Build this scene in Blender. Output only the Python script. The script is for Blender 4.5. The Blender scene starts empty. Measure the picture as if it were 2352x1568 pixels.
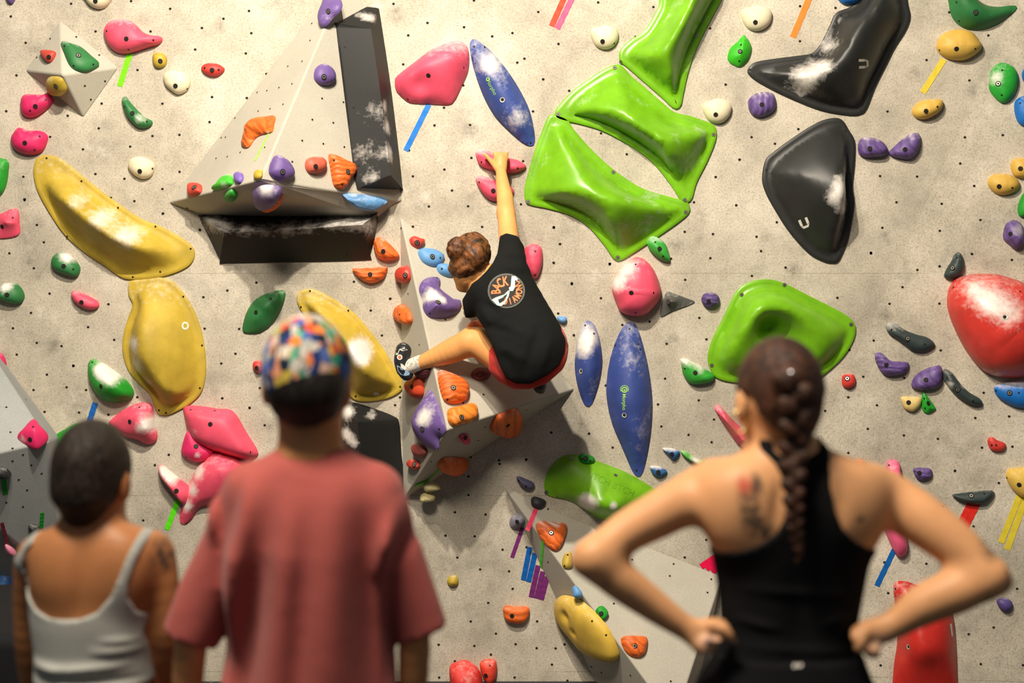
import bpy, bmesh, math, random
import numpy as np
from mathutils import Vector, Matrix, noise
from mathutils.bvhtree import BVHTree

random.seed(7)
SC = bpy.context.scene
COL = SC.collection

# ------------------------------------------------------------------ camera, world, lights, exposure
FPX = 3267.0                      # 50 mm on 36 mm at 2352 px
CAM = Vector((0.0, 0.0, 1.88))
PITCH = math.atan(154.0 / FPX)
FWD = Vector((0, math.cos(PITCH), -math.sin(PITCH)))
UP = Vector((0, math.sin(PITCH), math.cos(PITCH)))
cam_data = bpy.data.cameras.new('camera')
cam = bpy.data.objects.new('camera', cam_data)
COL.objects.link(cam)
cam.location = CAM
cam.rotation_euler = (math.pi / 2 - PITCH, 0, 0)
cam_data.sensor_width = 36.0
cam_data.lens = 50.0
cam_data.dof.use_dof = True
cam_data.dof.focus_distance = 6.3
cam_data.dof.aperture_fstop = 1.9
SC.camera = cam

world = bpy.data.worlds.new('gym_air')
SC.world = world
world.use_nodes = True
world.node_tree.nodes['Background'].inputs[0].default_value = (0.80, 0.86, 0.92, 1)
world.node_tree.nodes['Background'].inputs[1].default_value = 0.13

_n, _l = world.node_tree.nodes, world.node_tree.links
_tc = _n.new('ShaderNodeTexCoord'); _sx = _n.new('ShaderNodeSeparateXYZ'); _r = _n.new('ShaderNodeValToRGB')
_m = _n.new('ShaderNodeMath'); _m.operation = 'MULTIPLY_ADD'; _m.inputs[1].default_value = 0.5; _m.inputs[2].default_value = 0.5
_l.new(_tc.outputs['Generated'], _sx.inputs[0]); _l.new(_sx.outputs['Z'], _m.inputs[0]); _l.new(_m.outputs[0], _r.inputs[0])
_r.color_ramp.elements[0].position = 0.25; _r.color_ramp.elements[0].color = (0.10, 0.12, 0.14, 1)      # dark mats below
_r.color_ramp.elements[1].position = 0.75; _r.color_ramp.elements[1].color = (1.0, 1.0, 1.0, 1)        # pale hall above
_l.new(_r.outputs[0], _n['Background'].inputs[0])

def lamp(name, kind, loc, target, energy, color, size=0.2, spot=None, blend=0.6):
    l = bpy.data.lights.new(name, kind)
    l.energy = energy
    l.color = color
    if kind == 'AREA':
        l.shape = 'RECTANGLE'; l.size = size; l.size_y = size * 0.5
    else:
        l.shadow_soft_size = size
    if kind == 'SPOT':
        l.spot_size = math.radians(spot); l.spot_blend = blend
    o = bpy.data.objects.new(name, l)
    COL.objects.link(o)
    o.location = loc
    d = Vector(target) - Vector(loc)
    o.rotation_euler = d.to_track_quat('-Z', 'Y').to_euler()
    return o

lamp('ceiling_spotlight', 'SPOT', (-0.50, 3.3, 5.0), (0.0, 6.5, 2.35), 880, (1.0, 0.89, 0.73), 0.05, 110, 0.9)
lamp('ceiling_spotlight', 'SPOT', (-0.95, 3.3, 5.0), (0.1, 6.5, 2.35), 330, (1.0, 0.89, 0.73), 0.05, 110, 0.9)
lamp('ceiling_panel_light', 'AREA', (-0.9, 1.7, 4.9), (0.2, 3.0, 1.0), 210, (1.0, 0.87, 0.70), 1.2)

vs = SC.view_settings
vs.view_transform = 'Standard'
vs.look = 'None'
vs.exposure = 0.0
vs.gamma = 1.0
vs.use_curve_mapping = False

# ------------------------------------------------------------------ helpers
def ray(px, py):
    return Vector(((px - 1176.0) / FPX, 0, 0)) + UP * (-(py - 784.0) / FPX) + FWD

def W(px, py, Y):
    d = ray(px, py)
    return CAM + d * (Y / d.y)

class Frame:
    """A plane in the place: origin, two axes in it and the normal towards the room."""
    def __init__(s, o, u, v, n):
        s.o, s.u, s.v, s.n = Vector(o), Vector(u).normalized(), Vector(v).normalized(), Vector(n).normalized()
    @staticmethod
    def from3(a, b, c):
        n = (b - a).cross(c - a).normalized()
        if n.dot(a - CAM) > 0: n = -n
        u = Vector((0, 0, 1)).cross(n)
        u = u.normalized() if u.length > 1e-4 else Vector((1, 0, 0))
        v = n.cross(u)
        return Frame(a, u, v, n)
    def hit(s, px, py, h=0.0):
        d = ray(px, py)
        t = (s.o + s.n * h - CAM).dot(s.n) / d.dot(s.n)
        return CAM + d * t

WALLY = 6.5
FR = {'wall': Frame((0, WALLY, 0), (1, 0, 0), (0, 0, 1), (0, -1, 0))}
wall = FR['wall']
# right-hand wall panel: hinged on a slanting seam, leaning a little towards the room
_a, _b = wall.hit(2333, 20), wall.hit(1900, 960)
_sd = (_b - _a).normalized()
_perp = Vector((-_sd.z, 0, _sd.x)); _perp = _perp if _perp.x > 0 else -_perp
FR['right'] = Frame.from3(_a, _b, _a + _perp + Vector((0, -0.13, 0)))

def lin(c):
    return tuple(((x / 255.0) / 12.92 if x / 255.0 <= 0.04045 else ((x / 255.0 + 0.055) / 1.055) ** 2.4) for x in c) + (1.0,)

class NT:
    def __init__(s, name):
        s.m = bpy.data.materials.new(name); s.m.use_nodes = True
        s.t = s.m.node_tree; s.n = s.t.nodes; s.l = s.t.links
        s.b = s.n['Principled BSDF']
        s.tc = s.n.new('ShaderNodeTexCoord')
    def node(s, typ, **kw):
        n = s.n.new(typ)
        for k, v in kw.items():
            if k in n.inputs.keys(): n.inputs[k].default_value = v
            else: setattr(n, k, v)
        return n
    def noise(s, scale, detail=3, rough=0.5, src='Object'):
        n = s.node('ShaderNodeTexNoise', Scale=scale, Detail=detail, Roughness=rough)
        s.l.new(s.tc.outputs[src], n.inputs['Vector'])
        return n.outputs['Fac']
    def ramp(s, val, stops, interp='LINEAR'):
        r = s.n.new('ShaderNodeValToRGB'); r.color_ramp.interpolation = interp
        e = r.color_ramp.elements
        while len(e) < len(stops): e.new(0.5)
        for el, (p, c) in zip(e, stops):
            el.position = p; el.color = c if len(c) == 4 else tuple(c) + (1,)
        s.l.new(val, r.inputs[0])
        return r.outputs['Color']
    def mix(s, fac, a, b, mode='MIX'):
        m = s.n.new('ShaderNodeMix'); m.data_type = 'RGBA'; m.blend_type = mode
        for sock, v in ((m.inputs[0], fac), (m.inputs[6], a), (m.inputs[7], b)):
            if hasattr(v, 'is_output') or isinstance(v, bpy.types.NodeSocket): s.l.new(v, sock)
            else: sock.default_value = v
        return m.outputs[2]
    def math(s, op, a, b=0.0, clamp=False):
        m = s.n.new('ShaderNodeMath'); m.operation = op; m.use_clamp = clamp
        for sock, v in ((m.inputs[0], a), (m.inputs[1], b)):
            if isinstance(v, bpy.types.NodeSocket): s.l.new(v, sock)
            else: sock.default_value = v
        return m.outputs[0]
    def bump(s, val, strength, dist=0.01):
        b = s.n.new('ShaderNodeBump'); b.inputs['Strength'].default_value = strength; b.inputs['Distance'].default_value = dist
        s.l.new(val, b.inputs['Height']); s.l.new(b.outputs[0], s.b.inputs['Normal'])
        return b
    def set(s, **kw):
        for k, v in kw.items():
            k = k.replace('_', ' ')
            if isinstance(v, bpy.types.NodeSocket): s.l.new(v, s.b.inputs[k])
            else: s.b.inputs[k].default_value = v
        return s.m

K = (0, 0, 0, 1); Wt = (1, 1, 1, 1)

def mat_plain(name, rgb, rough=0.6, metal=0.0, spec=0.4):
    t = NT(name)
    return t.set(Base_Color=lin(rgb), Roughness=rough, Metallic=metal, Specular_IOR_Level=spec)

def mat_wall():
    t = NT('textured_wall_coating')
    big = t.noise(2.0, 9, 0.72)
    base = t.ramp(big, [(0.30, lin((156, 150, 136))), (0.5, lin((194, 186, 170))), (0.70, lin((222, 214, 198)))])
    grain = t.ramp(t.noise(120, 5, 0.85), [(0.36, lin((150, 143, 130))), (0.52, Wt)])
    c = t.mix(0.6, base, grain, 'MULTIPLY')
    # dark pits in the coating
    v = t.node('ShaderNodeTexVoronoi', Scale=75.0); t.l.new(t.tc.outputs['Object'], v.inputs['Vector'])
    pit = t.ramp(v.outputs['Distance'], [(0.08, Wt), (0.17, K)])
    gate = t.ramp(t.noise(6, 4), [(0.42, K), (0.56, Wt)])
    pf = t.mix(1.0, pit, gate, 'MULTIPLY')
    c = t.mix(t.math('MULTIPLY', pf, 0.75), c, lin((92, 80, 60)))
    # grey rubber scuffs
    sc = t.ramp(t.noise(3.1, 6, 0.68), [(0.56, K), (0.72, Wt)])
    c = t.mix(t.math('MULTIPLY', sc, 0.42), c, lin((112, 110, 104)))
    v2 = t.node('ShaderNodeTexVoronoi', Scale=4.6, Randomness=1.0); t.l.new(t.tc.outputs['Object'], v2.inputs['Vector'])
    sp = t.ramp(v2.outputs['Distance'], [(0.02, Wt), (0.22, K)])
    sp = t.mix(1.0, sp, t.ramp(t.noise(26, 4, 0.7), [(0.40, K), (0.62, Wt)]), 'MULTIPLY')
    c = t.mix(t.math('MULTIPLY', sp, 0.6), c, lin((84, 82, 76)))
    # chalk rubbed on
    ck = t.ramp(t.noise(4.4, 7, 0.75), [(0.60, K), (0.76, Wt)])
    c = t.mix(t.math('MULTIPLY', ck, 0.55), c, lin((238, 232, 222)))
    # horizontal sheet joints
    sx = t.node('ShaderNodeSeparateXYZ'); t.l.new(t.tc.outputs['Object'], sx.inputs[0])
    for z in (1.885, 0.865, 0.045):
        dz = t.math('ABSOLUTE', t.math('SUBTRACT', sx.outputs['Z'], z))
        j = t.math('MULTIPLY', t.math('LESS_THAN', dz, 0.0013), t.ramp(t.noise(3.0, 2), [(0.42, K), (0.5, Wt)]))
        c = t.mix(t.math('MULTIPLY', j, 0.5), c, lin((110, 98, 80)))
    t.bump(t.noise(240, 3, 0.7), 0.35, 0.002)
    return t.set(Base_Color=c, Roughness=0.85, Specular_IOR_Level=0.2)

def mat_volume(name, rgb):
    t = NT(name)
    r = Vector(rgb)
    c = t.ramp(t.noise(1.6, 5, 0.6), [(0.3, lin(r * 0.93)), (0.7, lin(r * 1.03))])
    g = t.ramp(t.noise(420, 2, 0.6), [(0.40, lin((186, 186, 184))), (0.58, Wt)])
    c = t.mix(0.45, c, g, 'MULTIPLY')
    ck = t.ramp(t.noise(5.5, 7, 0.75), [(0.60, K), (0.80, Wt)])
    c = t.mix(t.math('MULTIPLY', ck, 0.30), c, lin((226, 222, 212)))
    t.bump(t.noise(500, 2, 0.6), 0.2, 0.001)
    return t.set(Base_Color=c, Roughness=0.72, Specular_IOR_Level=0.3)

_hm = {}
def mat_hold(rgb, rough=0.55, ripple=None, blotch=0.0, chalk=(232, 226, 220), speck=None):
    key = (rgb, rough, ripple, blotch, speck)
    if key in _hm: return _hm[key]
    t = NT('hold_resin')
    r = Vector(rgb)
    c = t.ramp(t.noise(9, 4, 0.6), [(0.3, lin([max(0, x * 0.90) for x in r])), (0.7, lin([min(255, x * 1.05) for x in r]))])
    at = t.node('ShaderNodeAttribute', attribute_name='chalk')
    n = t.noise(38, 7, 0.72)
    f = t.math('ADD', at.outputs['Fac'], t.math('MULTIPLY', t.math('SUBTRACT', n, 0.5), 1.1))
    f = t.ramp(f, [(0.22, K), (0.95, Wt)])
    if speck:                                    # chalk scuffs all over
        s = t.ramp(t.noise(speck, 8, 0.78), [(0.56, K), (0.78, Wt)])
        f = t.mix(1.0, f, t.math('MULTIPLY', s, 0.55), 'ADD')
    if ripple:
        w = t.node('ShaderNodeTexWave', Scale=ripple[0], Distortion=ripple[1], Detail=3.0)
        w.inputs['Detail Scale'].default_value = 1.2
        w.bands_direction = ripple[2]
        t.l.new(t.tc.outputs['Object'], w.inputs['Vector'])
        c = t.mix(t.ramp(w.outputs['Fac'], [(0.0, (0.5,) * 3), (0.45, K)]), c, lin([x * 0.6 for x in r]))
        f2 = t.mix(1.0, f, t.ramp(w.outputs['Fac'], [(0.3, (0.35,) * 3), (0.8, Wt)]), 'MULTIPLY')
        c = t.mix(f2, c, lin(chalk))
        t.bump(w.outputs['Fac'], 0.55, 0.004)
    else:
        c = t.mix(f, c, lin(chalk))
        t.bump(t.noise(300, 3, 0.7), 0.18, 0.0015)
    m = t.set(Base_Color=c, Roughness=rough, Specular_IOR_Level=0.45)
    _hm[key] = m
    return m

M = {}
M['wall'] = mat_wall()
M['vol'] = mat_volume('grey_volume_paint', (196, 191, 177))
M['vol2'] = mat_volume('cool_grey_volume_paint', (168, 172, 172))
M['hole'] = mat_plain('hole_shadow_black', (26, 22, 18), 0.9)
M['steel'] = mat_plain('bolt_steel', (176, 172, 160), 0.35, 0.8)
M['dark_steel'] = mat_plain('dark_bolt_steel', (60, 58, 54), 0.4, 0.7)
M['white_ink'] = mat_plain('white_print', (224, 220, 210), 0.6)
M['lime_ink'] = mat_plain('lime_print', (150, 205, 90), 0.6)
M['pale_metal'] = mat_plain('pale_washer', (205, 205, 190), 0.45, 0.3)

def put(o, parent=None):
    COL.objects.link(o)
    if parent: o.parent = parent
    return o

def tag(o, label=None, cat=None, group=None, kind=None):
    if label: o['label'] = label
    if cat: o['category'] = cat
    if group: o['group'] = group
    if kind: o['kind'] = kind
    return o

def mesh_obj(name, verts, faces, mats, parent=None, smooth=True, sharp=None, mi=None):
    me = bpy.data.meshes.new(name)
    me.from_pydata([tuple(v) for v in verts], [], [tuple(f) for f in faces])
    for m in (mats if isinstance(mats, (list, tuple)) else [mats]): me.materials.append(m)
    if mi: me.polygons.foreach_set('material_index', mi)
    me.polygons.foreach_set('use_smooth', [smooth] * len(me.polygons))
    if sharp: me.set_sharp_from_angle(angle=math.radians(sharp))
    me.update()
    return put(bpy.data.objects.new(name, me), parent)

def P(s):
    """'x y x y ...' -> list of points"""
    f = [float(q) for q in s.replace(',', ' ').split()]
    return list(zip(f[::2], f[1::2]))

# ------------------------------------------------------------------ insert holes read on the photo (scale, origin, points)
HOLES = []
def _h(sc, ox, oy, s):
    HOLES.extend((ox + x / sc, oy + y / sc) for x, y in P(s))
_h(3.016, 0, 0, "493 26 908 8 1179 61 1725 76 75 114 1548 130 1399 194 662 218 1741 230 1043 218 348 269 528 256 178 297 687 382 255 398 1352 343 1703 370 114 522 953 485 727 562 1846 512 587 594 1469 672 628 689 1710 679 704 717 1125 718 43 770 469 802 684 889 347 948 1452 845 1056 942 1243 934 575 1034 902 1015 661 1205 862 1238 1244 1190 162 1224 1125 1309 768 1370 931 1393 171 1381 1128 1478 256 1558")
_h(2.45, 360, 0, "818 345 738 373 863 228 761 472 688 493 565 520 620 510 711 587 638 612 571 625 440 664 363 775 387 772 470 857 334 891 397 881 608 829 873 132 917 105 930 554 1050 575 875 673 993 691 818 791 937 809 1055 827 762 910 1140 920 171 1170 1218 1178 36 1201 243 1294 1376 1283")
_h(2.24, 860, 0, "98 20 512 3 843 62 273 118 461 140 174 182 710 170 606 187 947 226 148 331 735 322 868 408 457 439 358 554 309 645 492 643 816 573 178 773 360 872 499 812 765 829 198 907 399 980 280 1062 482 1061 754 1051 554 1167 923 1168 955 1255 923 1352 445 1495 81 1537")
_h(2.45, 1180, 0, "475 14 786 40 252 248 685 207 1105 160 166 446 312 511 1192 476 491 750 636 868 937 594 1270 898 1136 996 1252 1155 1014 1138 225 1279 261 1373 962 1304 1121 1317 225 1478 541 1484 1106 1452 885 1455 60 330")
_h(2.53, 1640, 0, "500 36 706 46 1367 72 499 240 1235 349 1594 206 1484 467 68 492 1008 648 490 750 218 797 354 835 149 927 10 1028 965 1023 1180 1026 129 1192 365 1291 1060 1175 978 1323 247 1375 273 1458 416 1554 912 1468 1678 785 1458 798 1431 950 1512 1080 1323 1184 1548 1278 1312 1341 1498 1475 1311 1547 1731 1510")
_h(2.4125, 0, 330, "136 308 204 450 903 387 1036 357 1107 476 243 546 52 607 188 690 275 830 172 937 601 889 72 1022 488 1016 204 1103 341 1121 93 1168 633 1086 408 1230 260 1279 1127 850 1134 1024 1421 769 1260 813 1325 1026 1305 1163 1226 1217 186 1364 369 1349 477 1364 143 1417 761 1404 438 1489 247 1485 601 1501 1232 1410 1383 1464 35 1460 1440 1353")
_h(2.376, 780, 500, "400 48 1203 143 1168 245 1267 358 1278 640 663 398 577 556 1193 522 277 441 78 349 170 506 231 642 303 1022 785 965 628 780 675 1010 1155 1171 870 1323 1018 1320 1150 1372 703 1412 1361 1177 335 57 374 415 435 692 793 1142 1019 1049 757 1215 715 1305 320 1150 330 980 500 1330")
_h(2.703, 1300, 540, "896 143 1211 99 271 177 652 146 1363 201 1154 253 740 277 37 300 217 391 828 513 519 536 350 557 49 622 872 646 625 674 615 890 571 1050 824 1025 919 1144 592 1187 761 1239 904 1285 143 1231 290 1318 247 933 1685 389 1760 711 1752 1006 1609 1090 1753 1351")
_h(2.8, 1860, 560, "393 57 835 145 1044 66 692 167 1299 103 596 278 513 385 834 384 411 621 842 685 253 682 344 854 607 862 248 986 432 1037 1118 957 1064 1119 1282 1109 373 1189 605 1231 824 1253 1107 1310 1303 1303 934 1457 1216 1537")
_h(2.097, 0, 820, "353 40 124 204 50 362 1070 198 1202 243 1275 328 813 470 746 520 690 786 60 440 110 470 150 520 60 500 90 590 200 560 130 640 30 700 110 720")
_h(2.76, 900, 1000, "853 151 683 180 1005 213 990 467 486 377 400 486 594 500 340 634 525 638 702 723 415 773 854 708 560 848 743 860 766 971 990 801 611 1060 921 1177 500 1178 660 1255 297 1325 523 1333 785 1322 918 1347 1038 1348 1095 1323 300 1533 778 1533 1015 1451 1113 1553 628 1388 400 1430 1523 787 1786 814 1762 890 2025 911 2001 995 1407 1065 1993 661 1857 772 1768 1558 1266 1465 1329 1502 1513 1519")
_h(2.76, 1860, 1000, "920 225 842 450 1038 575 739 812 473 803 497 998 1314 971 1166 1216 1007 1259 1084 1448 449 1456 1352 1455")

def hole_geo(c, n, r=0.0072):
    """A dark insert hole with a worn pale lower lip, as vertices and faces."""
    z = Vector(n); x = z.orthogonal().normalized()
    u = Vector((0, 0, 1)).cross(z); u = u.normalized() if u.length > 1e-3 else x
    v = z.cross(u)
    N = 12
    out = []
    for rr, off, hh in ((r, 0.0, 0.0010), (r * 1.12, -0.0022, 0.0006)):
        out.append([c + z * hh + u * (rr * math.cos(2 * math.pi * i / N)) + v * (rr * math.sin(2 * math.pi * i / N) * 0.92 + off) for i in range(N)])
    return out

# ------------------------------------------------------------------ walls and volumes
BODIES = []   # (bvh, verts, faces, name, material) wall pieces and volumes; flat dark discs for the holes' shade are laid on once all stand
def solid(name, verts, faces, bevel=0.0):
    bm = bmesh.new()
    vv = [bm.verts.new(v) for v in verts]
    for f in faces: bm.faces.new([vv[i] for i in f])
    bmesh.ops.recalc_face_normals(bm, faces=bm.faces)
    if bevel:
        bmesh.ops.bevel(bm, geom=list(bm.edges), offset=bevel, segments=3, affect='EDGES', profile=0.5)
    bm.verts.ensure_lookup_table(); bm.verts.index_update()
    V = [v.co.copy() for v in bm.verts]; F = [[v.index for v in f.verts] for f in bm.faces]
    bm.free()
    return V, F

def add_body(name, V, F, mat, label=None, struct=False, group=None, org=None):
    BODIES.append(dict(name=name, V=V, F=F, mat=mat, label=label, struct=struct, bvh=BVHTree.FromPolygons(V, F), group=group, org=org))

# main wall, cut along the seam
s0, s1 = wall.hit(2333, 20), wall.hit(1900, 960)
sd = (s1 - s0)
top = s0 + sd * ((4.2 - s0.z) / sd.z); bot = s0 + sd * ((0.0 - s0.z) / sd.z)
D = Vector((0, 0.12, 0))
mw = [Vector((-4.5, WALLY, 0)), bot, top, Vector((-4.5, WALLY, 4.2))]
add_body('wall_back', mw + [p + D for p in mw], [(0, 1, 2, 3), (7, 6, 5, 4), (0, 4, 5, 1), (1, 5, 6, 2), (2, 6, 7, 3), (3, 7, 4, 0)], M['wall'], struct=True)
rf = FR['right']
def on_right(x, z):
    y = rf.o.y - (rf.n.x * (x - rf.o.x) + rf.n.z * (z - rf.o.z)) / rf.n.y
    return Vector((x, y, z))
rw = [bot, on_right(4.5, 0), on_right(4.5, 4.2), top]
add_body('wall_right', rw + [p + Vector((0, 0.12, 0)) for p in rw], [(0, 1, 2, 3), (7, 6, 5, 4), (0, 4, 5, 1), (1, 5, 6, 2), (2, 6, 7, 3), (3, 7, 4, 0)], M['wall'], struct=True)

def volume(key, base, apexes, faces, mat, label, bevel=0.008):
    """base: px on the wall; apexes: (px, py, out of the wall in m); faces index base then apexes; facets = dict name->face index"""
    V = [wall.hit(*p) for p in base] + [W(p[0], p[1], WALLY - p[2]) for p in apexes]
    nb = len(base)
    allf = [tuple(f[1]) for f in faces] + [tuple(range(nb))]
    for nm, f in faces:
        FR[key + nm] = Frame.from3(V[f[0]], V[f[1]], V[f[2]])
    VV, FF = solid(label, V, allf, bevel)
    o = sum((V[i] for i in range(nb)), Vector()) / nb
    add_body('climbing_volume', VV, FF, mat, label, org=o)

volume('A', [(138, 45), (57, 162), (192, 271), (274, 155)], [(143, 172, 0.16)],
       [('tl', (0, 1, 4)), ('bl', (1, 2, 4)), ('br', (2, 3, 4)), ('tr', (3, 0, 4))], M['vol'],
       'small grey pyramid volume at the upper left carrying three little holds')
volume('B', [(386, 466), (812, -95), (925, 462), (905, 470), (862, 505), (470, 495)], [(597, 414, 0.50)],
       [('l', (0, 1, 6)), ('r', (1, 2, 6)), ('b', (5, 4, 6)), ('b2', (0, 5, 6)), ('b3', (4, 3, 6)), ('b4', (3, 2, 6))], M['vol'],
       'large grey pyramid volume with the tall black block on its right edge')
volume('C', [(918, 493), (925, 1150), (1322, 893)], [(1028, 988, 0.46)],
       [('l', (0, 1, 3)), ('m', (2, 0, 3)), ('u', (1, 2, 3))], M['vol'],
       'grey wedge volume in the middle, just beneath the climber')
volume('D', [(1156, 1115), (1290, 1180), (1660, 1322), (1590, 1640), (1405, 1650)], [(1550, 1655, 0.42)],
       [('l', (0, 4, 5)), ('r', (0, 1, 5)), ('r3', (1, 2, 5)), ('r2', (2, 3, 5)), ('b', (3, 4, 5))], M['vol'],
       'long grey wedge volume at the bottom centre with the yellow oval hold')
volume('E', [(-120, 655), (136, 1004), (150, 1335), (-260, 1345)], [(-170, 1080, 0.66), (112, 1013, 0.42)],
       [('u', (0, 5, 4)), ('u2', (0, 1, 5)), ('s', (1, 2, 5)), ('d', (5, 2, 4)), ('d2', (2, 3, 4)), ('d3', (3, 0, 4))], M['vol2'],
       'grey volume at the left edge behind the woman in the white tank top')

def build_bodies():
    add = [([], [], []) for _ in BODIES]
    for px, py in HOLES:
        d = ray(px, py).normalized()
        best = None
        for i, b in enumerate(BODIES):
            loc, nrm, idx, dist = b['bvh'].ray_cast(CAM, d)
            if loc is not None and (best is None or dist < best[0]):
                if nrm.dot(d) > 0: nrm = -nrm
                best = (dist, i, loc, nrm)
        if best is None: continue
        _, i, loc, nrm = best
        small = BODIES[i]['label'] is not None
        outer, lip = None, None
        a, b2 = hole_geo(loc, nrm, 0.0050 if small else 0.0062)
        V, F, MI = add[i]
        base = len(BODIES[i]['V']) + len(V)
        V.extend(a); F.append(tuple(range(base, base + 12))); MI.append(1)
        V.extend(b2); F.append(tuple(range(base + 12, base + 24))); MI.append(2)
    for b, (V, F, MI) in zip(BODIES, add):
        allV = b['V'] + V; org = b['org'] or Vector((0, 0, 0))
        allV = [v - org for v in allV]
        o = mesh_obj(b['name'], allV, b['F'] + F, [b['mat'], M['hole'], M['holelip']], smooth=False,
                     mi=[0] * len(b['F']) + MI)
        o.location = org
        if b['struct']: tag(o, kind='structure')
        else: tag(o, b['label'], 'climbing volume', 'grey plywood volumes on the wall')
M['holelip'] = mat_plain('lit_hole_lip', (196, 184, 160), 0.7)  # pale colour painted as light caught on each hole's lower lip
build_bodies()

fl = mesh_obj('floor', [(-5, -3, -0.1), (5, -3, -0.1), (5, 7, -0.1), (-5, 7, -0.1), (-5, -3, 0), (5, -3, 0), (5, 7, 0), (-5, 7, 0)],
              [(0, 3, 2, 1), (4, 5, 6, 7), (0, 1, 5, 4), (1, 2, 6, 5), (2, 3, 7, 6), (3, 0, 4, 7)], mat_volume('gym_mat_vinyl', (52, 56, 62)), smooth=False)
tag(fl, kind='structure')
# ------------------------------------------------------------------ bolts and screws (shared meshes)
def disc_stack(name, rings, mats):
    """rings: (r0, r1, z, mat) annuli"""
    N = 20; V = []; F = []; MI = []
    for r0, r1, z0, z1, m in rings:
        b = len(V)
        for r, z in ((r0, z0), (r1, z1)):
            V += [(r * math.cos(2 * math.pi * i / N), r * math.sin(2 * math.pi * i / N), z) for i in range(N)]
        if r0 < 1e-5:
            F.append(tuple(range(b + N, b + 2 * N))); MI.append(m)
        else:
            for i in range(N):
                j = (i + 1) % N
                F.append((b + i, b + N + i, b + N + j, b + j)); MI.append(m)
    me = bpy.data.meshes.new(name)
    me.from_pydata(V, [], F)
    for mm in mats: me.materials.append(mm)
    me.polygons.foreach_set('material_index', MI)
    me.polygons.foreach_set('use_smooth', [False] * len(F))
    me.update()
    return me
BOLT = disc_stack('bolt', [(0, 0.0115, .001, .001, 1), (0.0118, 0.0088, 0.0022, 0.0012, 1), (0, 0.0082, 0.0018, 0.0018, 0), (0, 0.0042, 0.0024, 0.0024, 1)], [M['steel'], M['hole']])
SOCKET = disc_stack('bolt', [(0, 0.0105, .0012, .0012, 1), (0, 0.0060, 0.0018, 0.0018, 2), (0, 0.0034, 0.0023, 0.0023, 1)], [M['steel'], M['hole'], M['dark_steel']])
SCREW = disc_stack('screw', [(0, 0.0046, .001, .001, 1), (0, 0.0024, 0.0016, 0.0016, 0)], [M['dark_steel'], M['hole']])
RIVET = disc_stack('screw', [(0, 0.0092, .0012, .0012, 1), (0, 0.0076, 0.002, 0.0022, 0), (0, 0.0036, 0.0028, 0.0028, 1)], [M['steel'], M['dark_steel']])
WASHER = disc_stack('bolt', [(0.0115, 0.0075, 0.002, 0.001, 0), (0, 0.0072, 0.001, 0.001, 1)], [M['pale_metal'], M['hole']])

def catmull(pts, n):
    m = len(pts); out = []
    A = np.array(pts, float)
    seg = [np.linalg.norm(A[(i + 1) % m] - A[i]) for i in range(m)]
    tot = sum(seg)
    for i in range(m):
        k = max(2, int(round(n * seg[i] / tot)))
        p0, p1, p2, p3 = A[i - 1], A[i], A[(i + 1) % m], A[(i + 2) % m]
        for j in range(k):
            t = j / k
            out.append(0.5 * ((2 * p1) + (-p0 + p2) * t + (2 * p0 - 5 * p1 + 4 * p2 - p3) * t * t + (-p0 + 3 * p1 - 3 * p2 + p3) * t ** 3))
    return np.array(out)

def nearest(poly, q):
    """poly: list of (u,v,h); nearest point on polyline"""
    best = None
    if len(poly) == 1: 
        a = poly[0]; return (math.hypot(q[0] - a[0], q[1] - a[1]), a)
    for a, b in zip(poly[:-1], poly[1:]):
        ax, ay = a[0], a[1]; dx, dy = b[0] - ax, b[1] - ay
        L = dx * dx + dy * dy
        t = 0 if L < 1e-12 else max(0, min(1, ((q[0] - ax) * dx + (q[1] - ay) * dy) / L))
        c = (ax + dx * t, ay + dy * t, a[2] + (b[2] - a[2]) * t)
        d = math.hypot(q[0] - c[0], q[1] - c[1])
        if best is None or d < best[0]: best = (d, c)
    return best

def inside(poly, q):
    x, y = poly[:, 0], poly[:, 1]; x2, y2 = np.roll(x, -1), np.roll(y, -1)
    c = (y > q[1]) != (y2 > q[1])
    return np.count_nonzero(c & (q[0] < (x2 - x) * (q[1] - y) / np.where(y2 == y, 1e-9, y2 - y) + x)) % 2 == 1

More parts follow.
